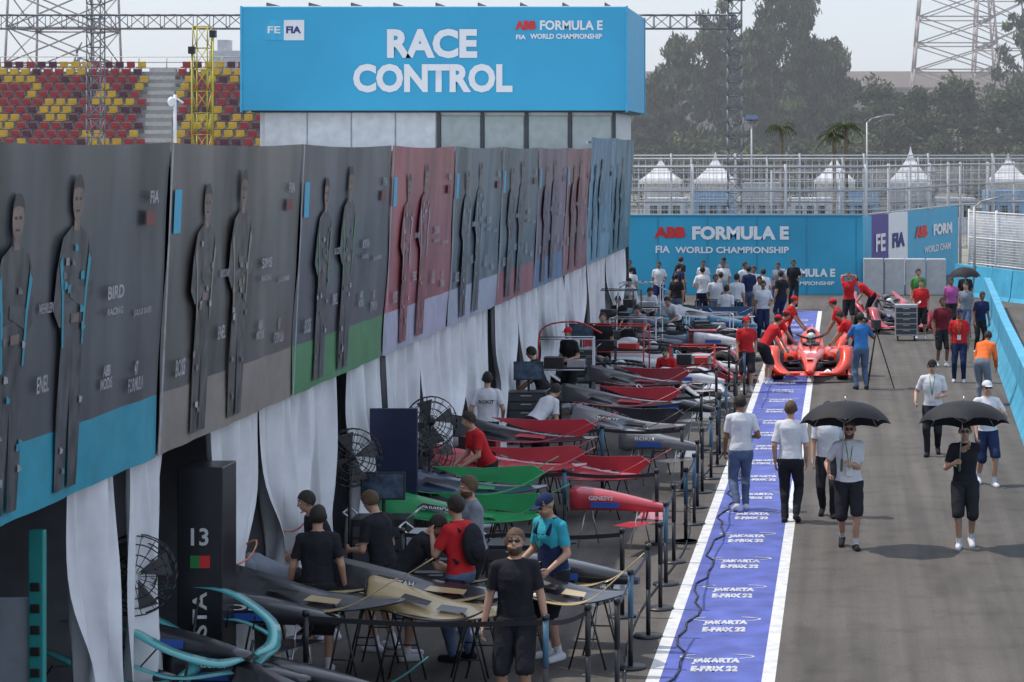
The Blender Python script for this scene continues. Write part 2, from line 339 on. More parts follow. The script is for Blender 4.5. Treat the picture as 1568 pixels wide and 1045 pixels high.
# ------------------------------------------------------------ ground
def asphalt():
    m=bpy.data.materials.new('asphalt'); m.use_nodes=True; nt=m.node_tree; b=nt.nodes['Principled BSDF']; L=nt.links
    tc=nt.nodes.new('ShaderNodeTexCoord')
    def noise(scale,st=(1,1,1),det=6):
        mp=nt.nodes.new('ShaderNodeMapping'); mp.inputs['Scale'].default_value=st; L.new(tc.outputs['Object'],mp.inputs[0])
        n=nt.nodes.new('ShaderNodeTexNoise'); n.inputs['Scale'].default_value=scale; n.inputs['Detail'].default_value=det; L.new(mp.outputs[0],n.inputs[0]); return n.outputs['Fac']
    def ramp(f,a,b2,c1,c2):
        r=nt.nodes.new('ShaderNodeValToRGB'); r.color_ramp.elements[0].position=a; r.color_ramp.elements[1].position=b2
        r.color_ramp.elements[0].color=(*c1,1); r.color_ramp.elements[1].color=(*c2,1); L.new(f,r.inputs[0]); return r.outputs[0]
    def mul(a,b2):
        x=nt.nodes.new('ShaderNodeMix'); x.data_type='RGBA'; x.blend_type='MULTIPLY'; x.inputs[0].default_value=1; L.new(a,x.inputs[6]); L.new(b2,x.inputs[7]); return x.outputs[2]
    c=ramp(noise(.35),.3,.7,(.132,.118,.105),(.172,.155,.139))
    c=mul(c,ramp(noise(1.2,(3,.06,1)),.35,.65,(.70,.70,.71),(1,1,1)))
    c=mul(c,ramp(noise(60),.3,.75,(.6,.6,.6),(1,1,1)))
    c=mul(c,ramp(noise(2.2),.25,.5,(.76,.75,.74),(1,1,1)))
    c=mul(c,ramp(noise(.9,(1,.25,1),3),.33,.40,(.80,.80,.80),(1,1,1)))
    L.new(c,b.inputs['Base Color']); b.inputs['Roughness'].default_value=.88; b.inputs['Specular IOR Level'].default_value=.3
    bp=nt.nodes.new('ShaderNodeBump'); bp.inputs['Strength'].default_value=.5; bp.inputs['Distance'].default_value=.01
    L.new(noise(90),bp.inputs['Height']); L.new(bp.outputs[0],b.inputs['Normal']); return m
asp=asphalt()
g=MB(); g.box(-1500,1500,-30,2500,-.5,0); g.build('ground',[M('dry_ground',(.22,.21,.17),.9,var=.3,scale=.05)])
g=MB(); g.quad((-30,-20,.004),(30,-20,.004),(30,108,.004),(-30,108,.004)); g.build('pit_lane_road',[asp])
blue=M('blue_road_paint',(.075,.10,.36),.65,var=.28,scale=2.5,bump=.2,bscale=80)
wl=M('white_road_paint',(.60,.60,.59),.6,var=.18,scale=6,bump=.2,bscale=80)
wl2=M('worn_white_road_print',(.46,.47,.52),.65,var=.35,scale=9,bump=.2,bscale=80)
g=MB(); g.quad((-1.9,5,.008),(-.84,5,.008),(-.84,78,.008),(-1.9,78,.008),0)
for x0,x1 in((-2.04,-1.9),(-.84,-.70)): g.quad((x0,5,.0085),(x1,5,.0085),(x1,78,.0085),(x0,78,.0085),1)
strip=g.build('painted_lane_marking',[blue,wl])
yy=20.4
while yy<75:
    text('JAKARTA',strip,(-1.36,yy+.08,.0125),.52,.30,X_,Y_,wl2,bold=.08)
    text('E-PRIX 22',strip,(-1.36,yy-.28,.0125),.50,.26,X_,Y_,wl2,bold=.08)
    g=MB()
    for i in range(28):
        t=2*math.pi*i/28; t2=2*math.pi*(i+1)/28
        a,b=(.38,.11); o=(-1.36,yy+.30)
        if abs(math.cos(t))<.5: continue
        g.quad(*[(o[0]+(a+e)*math.cos(q),o[1]+(b+e)*math.sin(q),.0125) for e,q in((0,t),(.03,t),(.03,t2),(0,t2))])
    g.build('ring',[wl2],parent=strip); yy+=1.98
g=MB(); g.path([(-1.78+.07*math.sin(t*.9)+.04*math.sin(t*2.3),18+t*.4,.022) for t in range(60)],.012,0,6); g.build('ground_cable',[black])
g=MB(); g.path([(-2.3+.12*math.sin(t*.5),19+t*.8,.022) for t in range(50)],.012,0,6); g.build('ground_cable',[black])
# ------------------------------------------------------------ garages
Ls=lambda z: -6.2+(z-2.74)/2.84*.13
mods=[10.5,15.5,20.5,25.5,30.6,35.6,40.6,45.5,50.2,54.8,60.3,66.0]
G=MB()
G.box(-16,-6.12,5,66,5.35,5.5,0); G.box(-16,-15.8,5,66,0,5.35,1); G.box(-15.8,-6.3,65.8,66.0,0,5.35,2); G.box(-15.8,-6.3,5,65.8,2.78,2.84,1); G.box(-15.8,-6.0,5,65.8,.006,.02,3)
for y in mods:
    G.box(-15.8,-6.45,y-.03,y+.03,.02,2.78,1); G.box(-6.44,-6.36,y-.05,y+.05,.02,2.78,4)
garage=G.build('garage_building',[M('roof_sheet',(.45,.46,.47),.6),M('garage_wall',(.30,.31,.33),.8),M('end_wall_cyan',(.02,.10,.14),.6),M('garage_floor',(.22,.22,.22),.7),steel])
pc=[((.062,.068,.075),(.02,.28,.38)),((.067,.072,.08),(.02,.28,.38)),((.087,.082,.078),(.24,.21,.18)),((.064,.07,.087),(.06,.22,.09)),((.28,.065,.08),(.38,.38,.50)),((.075,.11,.14),(.32,.36,.46)),((.065,.10,.13),(.26,.08,.11)),((.13,.085,.13),(.09,.17,.30)),((.19,.07,.085),(.23,.08,.1)),((.08,.22,.34),(.12,.27,.38)),((.055,.15,.21),(.03,.12,.17))]
names=['EVANS','BIRD','SIMS','MORTARA','DENNIS','BUEMI','ROWLAND','DA COSTA','VANDOORNE','WEHRLEIN','LOTTERER']
bw=M('banner_print_white',(.33,.34,.36),.5,var=.3,scale=6)
fsk=M('banner_print_face',(.20,.14,.115),.5,var=.4,scale=7); fhr=M('banner_print_hair',(.045,.04,.04),.5,var=.3)
torso=[(-.20,0.95),(-.24,1.3),(-.30,1.5),(-.24,1.66),(-.08,1.73),(.08,1.73),(.24,1.66),(.30,1.5),(.24,1.3),(.20,.95)]
legs=[(-.20,.95),(.20,.95),(.23,.5),(.21,.02),(.04,.02),(.0,.72),(-.04,.02),(-.21,.02),(-.23,.5)]
armL=[(-.26,1.64),(-.34,1.45),(-.38,1.2),(-.25,1.08),(.05,1.16),(.05,1.25),(-.22,1.22),(-.24,1.4)]
armR=[(.26,1.64),(.34,1.45),(.38,1.24),(.26,1.16),(-.08,1.27),(-.08,1.35),(.22,1.32),(.24,1.45)]
for i in range(11):
    y0,y1=mods[i],mods[i+1]; z0,z1=2.74,5.58
    if i>=9: z1=5.85
    a,b=pc[i]; B=MB()
    def bp(y,z,o=0.): return (Ls(z)+o,y,z)
    nx,nz=26,10; vs=[];fs=[]
    for kz in range(nz+1):
        for kx in range(nx+1):
            y=y0+.03+(y1-y0-.06)*kx/nx; z=z0+(z1-z0)*kz/nz
            rip=.010*math.sin(y*5.1+z*2)+.006*math.sin(y*9+3*z+i)+.008*math.sin(y*2.1-z*4+i)
            if 0<kx<nx and kz==nz: z-=.03*math.sin(math.pi*kx/nx)
            vs.append((Ls(z)+rip,y,z))
    for kz in range(nz):
        for kx in range(nx): q=kz*(nx+1)+kx; fs.append((q,q+1,q+nx+2,q+nx+1))
    B.add(vs,fs,0,True)
    for fi in range(len(fs)):
        if fi//nx<2: B.m[fi]=1
    B.box(-6.32,-6.23,y0,y1,z0,z0+.06,2); B.box(-6.2,-6.14,y0,y1,z1-.16,z1-.10,2)
    B.add([bp(y0-.025,z0,.03),bp(y0+.025,z0,.03),bp(y0+.025,z1,.03),bp(y0-.025,z1,.03)],[(0,1,2,3)],3)
    ma=M('banner_print_%d'%i,a,.34,var=.6,scale=1.0,stretch=(1,1.6,.3)); mb_=M('banner_band_%d'%i,b,.4,var=.12)
    bo=B.build('printed_fascia_banner',[ma,mb_,alu,bw],parent=garage)
    S=MB()
    def pr(cy,sc_,pl,mi,o): S.add([bp(cy+p[0]*sc_,2.8+p[1]*sc_,o) for p in pl],[tuple(range(len(pl)))],mi)
    for n,(cy,sc_) in enumerate(((y0+1.2,1.16),(y0+2.5,1.22))):
        pr(cy,sc_,legs,0,.029); pr(cy,sc_,torso,0,.029); pr(cy,sc_,armL,5,.032); pr(cy,sc_,armR,5,.0335)
        pr(cy,sc_,[(-.055,1.70),(.055,1.70),(.05,1.80),(-.05,1.80)],1,.032)
        pr(cy,sc_,[(.10*math.cos(t),1.90+.14*math.sin(t)) for t in [2*math.pi*k/18 for k in range(18)]],1,.0335)
        pr(cy,sc_,[(.108*math.cos(t),1.93+.135*math.sin(t)) for t in [math.pi*k/12 for k in range(13)]]+[(-.085,1.97),(0,1.985),(.085,1.97)],6,.036)
        pr(cy,sc_,[(-.06,1.895),(-.02,1.895),(-.02,1.915),(-.06,1.915)],6,.036); pr(cy,sc_,[(.02,1.895),(.06,1.895),(.06,1.915),(.02,1.915)],6,.036); pr(cy,sc_,[(-.04,1.82),(.04,1.82),(.03,1.835),(-.03,1.835)],6,.036)
        pr(cy,sc_,[(-.05,1.1),(.1,1.1),(.1,1.16),(-.05,1.16)],1,.036)
        for pl in ([(-.30,1.5),(-.24,1.3),(-.20,.95),(-.17,.95),(-.20,1.3),(-.25,1.55)],[(.30,1.5),(.24,1.3),(.20,.95),(.17,.95),(.20,1.3),(.25,1.55)]): pr(cy,sc_,pl,3,.036)
        for k in range(14):
            q0=U(-.26,.18); q2=U(.1,1.6)
            if abs(q0)<.26 and (q2>.95 or abs(q0)>.07): pr(cy,sc_,[(q0,q2),(q0+U(.03,.09),q2),(q0+.06,q2+U(.02,.06)),(q0,q2+.05)],random.choice([2,3,4]),.039+k*.0004)
    S.build('printed_figures',[M('banner_suit_%d'%i,tuple(c*.62+.012 for c in a),.4,var=.7,scale=5,stretch=(1,2,.8)),fsk,bw,mb_,M('banner_grey_%d'%i,tuple(c*1.5+.02 for c in a),.4,var=.4),M('banner_arm_%d'%i,tuple(c*.78+.015 for c in a),.4,var=.6,scale=6),fhr],parent=bo)
    up=V((.13/2.84,0,1))
    text(names[i],bo,bp(y0+3.55,4.32,.034),.42,.11,Y_,up,bw); text('RACING',bo,bp(y0+3.55,4.16,.034),.4,.06,Y_,up,bw)
    text('47\nFORMULA',bo,bp(y0+4.2,3.55,.034),.42,.26,Y_,up,bw); text('ENEL',bo,bp(y0+1.85,3.72,.045),.26,.13,Y_,up,bw); text('BOSS',bo,bp(y0+.5,3.5,.042),.3,.16,Y_,up,bw)
    text(names[-1-i],bo,bp(y0+1.85,4.3,.045),.32,.08,Y_,up,bw); text('ABB\nMODIS',bo,bp(y0+3.4,3.62,.034),.3,.2,Y_,up,bw); text('JULIUS BAER',bo,bp(y0+4.3,4.1,.034),.5,.07,Y_,up,bw)
    S=MB(); S.add([bp(y0+.12,4.75,.03),bp(y0+.34,4.75,.03),bp(y0+.34,5.15,.03),bp(y0+.12,5.15,.03)],[(0,1,2,3)],0)
    S.add([bp(y1-.7,4.85,.032),bp(y1-.45,4.85,.032),bp(y1-.45,4.98,.032),bp(y1-.7,4.98,.032)],[(0,1,2,3)],1); S.build('logo_patch',[cyan,M('banner_dark_red',(.2,.06,.06))],parent=bo)
    text('FIA',bo,bp(y1-.5,5.1,.034),.25,.11,Y_,up,bw)
# curtains
curt=M('curtain_fabric',(.66,.67,.69),.9,var=.06,bump=.3,bscale=12,spec=.2)
def curtain(y0,y1,x=-6.34,tie=None,ph=0):
    W=y1-y0; nx=max(16,int(W*30)); nz=18; c=MB(); vs=[];fs=[]
    for kz in range(nz+1):
        z=.03+2.72*kz/nz; t=1-kz/nz
        g=1-.42*math.exp(-((z-tie[0])/.5)**2) if tie is not None else 1
        for kx in range(nx+1):
            u=kx/nx; ty=tie[1] if tie else .5; yy=(y0+ty*W)+(u-ty)*W*g
            am=.05+.05*t+.04*(1-g)
            xx=x+am*math.sin(u*W*13+ph+.8*math.sin(z*1.7+ph))+.022*math.sin(u*W*29+ph*3)+.05*math.sin(u*W*5.3+ph*2+z)+.12*t*t*math.sin(ph+u*2)
            vs.append((xx,yy+.03*math.sin(z*3+kx*.7),z))
    for kz in range(nz):
        for kx in range(nx): q=kz*(nx+1)+kx; fs.append((q,q+1,q+nx+2,q+nx+1))
    c.add(vs,fs,0,True); return c.build('garage_curtain',[curt])
def cl(y0,y1,tie=None,ph=0): curtain(y0,y1,tie=tie,ph=ph)
cl(13.6,16.8,(1.0,.7),0); cl(18.6,19.9,(1.2,.5),1); cl(20.0,21.2,None,2); cl(22.7,24.6,(1.1,.2),3); cl(24.7,26.9,(1.2,.5),.5)
cl(27.2,28.2,(1.0,.3),4); cl(29.0,31.0,(1.3,.8),1.5); cl(31.1,33.8,(1.0,.9),2.5); cl(34.0,37.8,(.9,.2),.3); cl(37.9,40.4,None,1.1)
cl(40.9,43.8,(1.2,.5),2.2); cl(44.2,47.2,(1.1,.3),3.1); cl(47.8,51.0,(1.2,.8),4.4); cl(51.4,55.5,(1.1,.5),1.9); cl(56,60.5,None,2.9); cl(61,65.6,(1.2,.4),.9)
for (y,z) in((23.5,1.35),(25.8,1.3),(30.4,1.3)):
    g=MB(); g.path([(-6.30+.2*math.cos(t),y+.5*math.sin(t),z+.06*math.sin(2*t)) for t in [2*math.pi*k/16 for k in range(17)]],.010,0); g.build('curtain_tie',[M('orange_strap',(.6,.2,.1),.6)])
g=MB(); g.box(-6.42,-5.98,21.9,22.4,.02,2.45,0)
pl=g.build('garage_number_pillar',[M('gloss_black_panel',(.018,.019,.022),.3)],bevel=.01)
text('13',pl,(-6.2,21.895,1.78),.17,.17,X_,Z_,white); g=MB(); g.box(-6.29,-6.2,21.89,21.896,1.48,1.6,0); g.box(-6.198,-6.1,21.89,21.896,1.48,1.6,1); g.build('flag_print',[M('flag_green',(.02,.2,.05)),redp],parent=pl)
text('DA COSTA',pl,(-6.2,21.895,.65),1.2,.14,Z_,(-1,0,0),white)
g=MB(); g.box(-6.95,-6.45,18.0,18.08,.05,1.95,0); g.box(-6.44,-6.32,17.95,18.03,.05,2.5,1)
for k in range(12): g.box(-6.42,-6.34,17.93,17.949,.15+k*.17,.22+k*.17,2)
g.build('garage_partition_panel',[M('panel_grey_blue',(.30,.34,.38),.5),M('teal_frame',(.02,.25,.24),.5),black],bevel=.01)
g=MB(); g.box(-6.25,-5.62,30.0,30.06,.85,2.1,0)
for x in(-6.2,-5.67): g.tube((x,30.03,0),(x,30.03,.9),.02,.02,1); g.tube((x,29.75,.02),(x,30.3,.02),.02,.02,1)
g.build('pit_timing_board',[M('navy_board',(.014,.02,.055),.45),black],bevel=.01)
def fan(x,y,zc,rz,r=.36):
    g=MB()
    g.tube((0,.1,0),(0,.1,.05),.25,.25,0,16); g.tube((0,.1,.03),(0,.1,zc),.025,.02,0); g.ell((0,.12,zc),(.08,.13,.08),0)
    for rr,yy in((r,0),(r,-.09),(r*.8,-.12),(r*.55,-.14),(r*.3,-.15),(r*.8,.04),(r*.5,.06)):
        g.path([(rr*math.cos(t),yy,zc+rr*math.sin(t)) for t in [2*math.pi*k/24 for k in range(25)]],.006,0,4)
    for k in range(18):
        t=2*math.pi*k/18; c,s=math.cos(t),math.sin(t)
        g.path([(.04*c,-.15,zc+.04*s),(r*.6*c,-.135,zc+r*.6*s),(r*c,-.09,zc+r*s),(r*c,0,zc+r*s),(r*.3*c,.06,zc+r*.3*s)],.0035,0,4)
    for k in range(4):
        t=math.pi/2*k+.3; pts=[]
        for (q,e) in((.05,-.1),(r*.9,-.34),(r*.93,.34),(.05,.3)): pts.append((q*math.cos(t+e),-.04+.04*e,zc+q*math.sin(t+e)))
        g.add(pts,[(0,1,2,3)],1)
    return g.build('pedestal_fan',[black,M('fan_blade_dark',(.05,.05,.055),.4)],loc=(x,y,0),rz=math.radians(rz))
fan(-6.35,20.4,1.7,10); fan(-6.1,28.2,1.7,25); fan(-5.75,31.7,1.72,15); fan(-5.6,31.0,1.35,35,.3); fan(-7.0,69,1.7,10)
# ------------------------------------------------------------ race control
cy=64.0
def hx(u): return (u-1290)*cy/3475
rc=MB(); x0,x1=-16.95,-6.08; rc.box(x0,x1,cy,cy+5.7,6.65,9.57,0)
rc.box(x0+.02,x1-.02,cy+.1,cy+5.6,9.57,9.60,1)
rc.box(x0+.4,-6.45,cy+.5,cy+5.2,5.5,6.65,2)
RCx=[hx(u) for u in(398,465,533,601,664)]
for i in range(4): rc.box(RCx[i]+.02,RCx[i+1]-.02,cy+.44,cy+.5,5.52,6.6,1)
for i,u in enumerate((668,735,803,870)): rc.box(hx(u)+.06,hx(u+67)-.06,cy+.44,cy+.5,5.52,6.5,3)
for u in(668,735,803,870,938): rc.box(hx(u)-.05,hx(u)+.05,cy+.4,cy+.46,5.5,6.64,4)
rc.box(x0+.2,-6.2,cy+.3,cy+5.4,6.60,6.649,4)
for x in(x0+.5,-6.6): rc.box(x-.1,x+.1,cy+5,cy+5.2,0,5.5,4)
for y in(cy+.0,cy+5.7):
    for x in(x0,x1): rc.box(x-.03,x+.03,y-.03,y+.03,6.6,9.6,5)
for i in range(9): rc.box(x0+.6+i*1.2,x0+.64+i*1.2,cy+.4,cy+5.3,9.6,9.72,4)
rco=rc.build('race_control_building',[M('cyan_cladding',(.035,.37,.60),.5,var=.06,scale=.5,bump=.25,bscale=1.2),white,M('office_white',(.6,.61,.62),.6),M('grey_green_glass',(.38,.42,.40),.4),M('dark_grey_frame',(.05,.055,.06),.5),M('cyan_trim',(.06,.40,.62),.5)],bevel=.01)
Rc=lambda u,v:(hx(u),cy-.02,5.5+(232-v)*cy/3475)
wt=M('white_print',(.78,.79,.80),.5,var=.03)
def rct(s,u,v,wp,hp,m=wt,b=.035): text(s,rco,Rc(u,v),wp*cy/3475,hp*cy/3475,X_,Z_,m,bold=b)
rct('RACE',662,67,138,45,b=.045); rct('CONTROL',663,120,244,44,b=.045); rct('ABB',805,39,32,14,redp,.06); rct('FORMULA E',875,39,96,15)
rct('WORLD CHAMPIONSHIP',867,56,110,8); rct('FIA',798,57,15,7)
g=MB()
for u0,u1,mi in((406,435,0),(435,466,1)): p=Rc(u0,62);q=Rc(u1,31); g.box(p[0],q[0],cy-.012,cy-.002,p[2],q[2],mi)
g.build('logo_plates',[M('cyan_light',(.05,.42,.66)),wt],parent=rco); text('FIA',rco,(Rc(450,46)[0],cy-.02,Rc(450,46)[2]),.42,.2,X_,Z_,M('navy_print',(.02,.04,.2)),bold=.04)
text('FE',rco,(Rc(420,46)[0],cy-.02,Rc(420,46)[2]),.36,.2,X_,Z_,wt,bold=.02)
# ------------------------------------------------------------ grandstand
gs=MB(); sy=112; rows=13
seatc=[M('seat_red',(.32,.07,.075),.5),M('seat_yellow',(.52,.36,.07),.5),M('seat_maroon',(.13,.065,.08),.5),M('stand_concrete',(.26,.26,.26),.8),steel]
for rI in range(rows):
    y=sy+rI*.8; z=4.7+rI*.42
    gs.box(-47,-22,y,y+.8,z-.45,z,3)
    x=-47+.3; st=-35.2-rI*.12+1.2*(1-rI/rows)
    while x<-22.3:
        if abs(x-st)>.85:
            q=math.sin(x*1.7+rI*1.3)+math.sin(x*.6-rI*.9)+U(-1.3,1.3); c=1 if q>.35 else (2 if q>-.35 else 0)
            gs.obox((x,y+.38,z+.28),(.42,.4,.05),0,c); gs.obox((x,y+.58,z+.44),(.42,.05,.30),0,c,.2); gs.box(x-.03,x+.03,y+.4,y+.5,z,z+.26,4)
        x+=.60
    for k in range(2): gs.box(st-.7,st+.7,y+.0+k*.4,y+.4+k*.4,z+.001,z+.01+k*.2,5)
yt=sy+rows*.8
gs.box(-47,-22,yt,yt+1,0,9.8,3)
for x in np.arange(-47,-22,1.5): gs.tube((x,yt+.2,9.8),(x,yt+.2,10.6),.03,.03,4,5)
for z in(10.0,10.3,10.6): gs.tube((-47,yt+.2,z),(-22,yt+.2,z),.025,.025,4,5)
gs.build('grandstand',seatc+[M('stair_concrete',(.4,.39,.37),.8)])
g=MB(); g.box(-34.6,-32.6,124,127,9.8,11.0,0); g.box(-34.2,-33.6,124.2,125,11,11.6,0); g.box(-32.5,-29.5,124,127,10,10.9,1); g.box(-32.6,-29.4,123.9,127.1,10.9,11.0,0)
for i in range(4): g.box(-32.3+i*.7,-31.8+i*.7,123.95,123.999,10.2,10.7,2)
g.build('commentary_booth',[M('booth_white',(.5,.51,.52)),M('booth_grey',(.28,.28,.29)),black])
def lattice(p0,p1,w0,w1,n,r,mat,name,r2=None):
    g=MB(); p0=V(p0);p1=V(p1); d=(p1-p0).normalized()
    if abs(d.z)>.9: u,w=V((1,0,0)),V((0,1,0))
    else: u,w=V((0,0,1)),V((0,1,0))
    r2=r2 or r*.6; pr=None
    for k in range(n+1):
        t=k/n; c=p0.lerp(p1,t); ww=(w0+(w1-w0)*t)/2
        cs=[c+u*a*ww+w*b*ww for a,b in((-1,-1),(1,-1),(1,1),(-1,1))]
        for i in range(4): g.tube(cs[i],cs[(i+1)%4],r2,r2,0,4)
        if pr:
            for i in range(4):
                g.tube(pr[i],cs[i],r,r,0,5); g.tube(pr[i],cs[(i+1)%4],r2,r2,0,4)
                if w0>2: g.tube(pr[(i+1)%4],cs[i],r2,r2,0,4)
        pr=cs
    return g.build(name,[mat])
gs_=M('dark_truss_steel',(.24,.245,.26),.5,.2)
lattice((-48,100,11.2),(-4.7,100,11.2),.6,.6,60,.032,gs_,'gantry_truss'); lattice((-4.75,100,0),(-4.75,100,12.2),.6,.6,20,.032,gs_,'truss_tower'); lattice((-32.9,100,0),(-32.9,100,12.6),.6,.6,20,.032,gs_,'truss_tower')
g=MB(); g.obox((-4.75,100,12.3),(.9,.7,.3),0,0); g.build('loudspeaker_cluster',[black])
pyl=M('pylon_steel',(.38,.33,.32),.7)
lattice((12.4,250,0),(12.4,250,46),11.5,4.0,16,.13,pyl,'floodlight_pylon',.07); lattice((-48,140,0),(-48,140,26),6,4.4,12,.08,pyl,'floodlight_pylon',.05)
lattice((18.5,262,0),(18.5,262,46),8,4.0,16,.12,pyl,'floodlight_pylon',.07)
ym=M('yellow_mast_paint',(.55,.45,.05),.5)
lattice((-19.75,70,0),(-19.75,70,9.35),.45,.45,14,.022,ym,'yellow_mast',.012)
g=MB()
for (x,h) in((-19.3,9.1),(-19.95,8.6)): g.tube((x,69.6,5),(x,69.6,h),.025,.025,0); g.obox((x,69.6,h),(.18,.2,.22),0,1)
g.build('floodlight_poles',[ym,black])
g=MB(); g.tube((-12.35,42,5.4),(-12.35,42,6.55),.03,.03,0); g.ell((-12.4,41.95,6.42),(.07,.09,.09),0); g.tube((-12.35,42,6.5),(-12.2,42,6.4),.02,.02,0); g.build('security_camera',[white])
g=MB()
for a_,b_ in(((-44.6,131,9.7),(-44.2,131,11.2)),((-43.8,131,9.7),(-44.2,131,11.2)),((-44.2,131,11.2),(-43.9,131,11.8)),((-44.9,131,9.9),(-43.6,131,9.9)),((-44.4,131,10.6),(-43.9,131,10.9)),((-44.2,131,0),(-44.2,131,9.9))): g.tube(a_,b_,.07,.05,0)
g.build('small_crane',[gs_])
# ------------------------------------------------------------ end wall
wy=87.0
ew=MB(); ew.box(-13,.75,wy,wy+.12,0,3.0,0); ew.box(-13,.75,wy+.12,wy+.5,0,1.0,1)
for x in np.arange(-12.8,.8,1.9): ew.box(x,x+.05,wy-.015,wy,0,3.03,2)
ew.box(-13,.77,wy-.03,wy+.15,3.0,3.06,2)
end=ew.build('banner_wall',[M('cyan_wall_print',(.035,.33,.52),.5,var=.12,scale=.5,bump=.2,bscale=3),M('concrete',(.42,.41,.39),.8),M('cyan_dark',(.03,.25,.40),.5)])
def wt_(s,u,v,wp,hp,m=wt,b=.03,y=wy-.03): text(s,end,((u-1290)*wy/3475,y,5.5-(v-232)*wy/3475),wp*wy/3475,hp*wy/3475,X_,Z_,m,bold=b)
wt_('ABB',1026,356,48,17,redp,.06); wt_('FORMULA E',1134,357,148,21,b=.05); wt_('WORLD CHAMPIONSHIP',1121,383,174,10); wt_('FIA',1015,382,22,11)
wt_('FORMULA E',1237,418,84,13,b=.05); wt_('CHAMPIONSHIP',1240,434,75,6)
def wallseg(pts,z0,z1,mats,th=.15):
    g=MB()
    for i in range(len(pts)-1):
        a=V((*pts[i],0));b=V((*pts[i+1],0)); d=(b-a).normalized(); n=V((-d.y,d.x,0))*th
        g.add([a+V((0,0,z0)),b+V((0,0,z0)),b+V((0,0,z1)),a+V((0,0,z1)),a+n+V((0,0,z0)),b+n+V((0,0,z0)),b+n+V((0,0,z1)),a+n+V((0,0,z1))],
          [(0,1,2,3),(5,4,7,6),(3,2,6,7),(0,3,7,4),(1,5,6,2)],mats[i%len(mats)])
    return g
A=V((.77,87.05,0));Bp=V((5.25,103,0)); fr=lambda t:(A.lerp(Bp,t).x,A.lerp(Bp,t).y)
prp=M('purple_print',(.08,.045,.25),.5)
g=wallseg([fr(0),fr(.08),fr(.24),fr(.43),fr(1)],0,3.0,[0,1,2,0]); sw=g.build('banner_wall',[cyan,prp,wt])
dr=(Bp-A).normalized(); nrm=V((dr.y,-dr.x,0))
def st_(s,t,z,w_,h_,m,b=.03): p=A.lerp(Bp,t)+nrm*.03+V((0,0,z)); text(s,sw,p,w_,h_,dr,Z_,m,bold=b)
st_('FIA',.335,1.9,2.0,.6,M('navy_print',(0,0,0)),.05); st_('FE',.16,1.9,1.5,.7,wt); st_('ABB',.57,2.1,2.2,.5,redp,.07); st_('FORM',.81,2.1,3.6,.5,wt,.06); st_('WORLD CHAM',.75,1.3,5,.3,wt)
g=MB()
for i in range(4): g.box(.80+i*.8,1.56+i*.8,86.4+i*.1,86.8+i*.1,0,1.42-.01*i,0)
g.build('concrete_barrier',[M('barrier_light',(.44,.45,.45),.7,var=.1,bump=.2)],bevel=.03)
def barrier(name,pts,h,th,m,step=2.0):
    g=MB()
    for i in range(len(pts)-1):
        a=V((*pts[i],0));b=V((*pts[i+1],0)); L=(b-a).length; n=max(1,round(L/step)); d=(b-a)/n; nn=V((d.y,-d.x,0)).normalized()
        for k in range(n):
            p=a+d*k+d*.006; q=a+d*(k+1)-d*.006
            prof=[(0,0),(.12*th,.15),(.3*th,.45),(.32*th,h),(.68*th,h),(.88*th,.15),(th,0)]
            g.loft([[c+nn*x+V((0,0,z)) for x,z in prof] for c in(p,q)],0,False)
    return g.build(name,[m])
cb=M('cyan_barrier_paint',(.06,.34,.52),.55,var=.18,scale=1.5,bump=.2,bscale=5)
barrier('concrete_barrier',[(2.9,28),(3.38,42.2),(4.0,60),(4.8,80)],1.05,.6,cb)
barrier('concrete_barrier',[(4.75,88),(6.6,83),(9.5,77),(14,70)],1.15,.6,cb)
g=MB(); g.box(3.95,4.6,44.0,44.3,.0,1.25,0); g.box(3.9,4.9,43.9,44.4,1.25,1.32,0); g.build('marshal_counter',[black],bevel=.02)
def fence(name,pts,z0,z1,vs=.2,hs=.3,r=.008,pr=.05,ps=3.6,mat=None):
    g=MB()
    for i in range(len(pts)-1):
        a=V((*pts[i],0));b=V((*pts[i+1],0)); L=(b-a).length; d=(b-a)/L
        z=z0
        while z<=z1+.01: g.tube(a+V((0,0,z)),b+V((0,0,z)),r*1.2,r*1.2,0,4); z+=hs
        k=0
        while k<L: c=a+d*k; g.tube(c+V((0,0,z0)),c+V((0,0,z1)),r,r,0,4); k+=vs
        k=0
        while k<=L:
            c=a+d*k; g.tube(c,c+V((0,0,z1+.1)),pr,pr,0,6); k+=ps
        for z in(z0,z1,(z0+z1)/2): g.tube(a+V((0,0,z)),b+V((0,0,z)),pr*.6,pr*.6,0,5)
    return g.build(name,[mat or M('fence_grey',(.42,.43,.44),.6)])
fence('debris_fence',[(-13,87.7),(.9,87.7),(5.4,104),(9,112)],3.05,4.9,.16,.2,.006,.07,3.6)
fence('debris_fence',[(-14,106),(14,106)],1.0,5.3,.3,.35,.010,.06,3.0)
fence('debris_fence',[(-16,120),(18,120)],.5,5.1,.4,.5,.012,.07,4.0)
fence('debris_fence',[(-3,96),(4,98)],3.0,4.6,.4,.4,.012,.05,3.0)
fence('debris_fence',[(4.95,88.6),(6.8,83.6),(9.7,77.6),(14.2,70.6)],1.15,3.15,.09,.1,.013,.06,2.6,M('white_mesh',(.58,.59,.60),.5))
g=MB()
for i in range(9):
    x=-13+i*3.2; g.box(x,x+2.6,150,153,0,2.4+.5*(i%3),i%3)
    for k in range(3): g.box(x+.3+k*.75,x+.75+k*.75,149.95,149.999,1.1,1.9,3)
g.build('service_cabins',[M('cabin_white',(.5,.52,.55)),M('cabin_blue',(.16,.30,.48)),M('cabin_grey',(.32,.33,.35)),black])
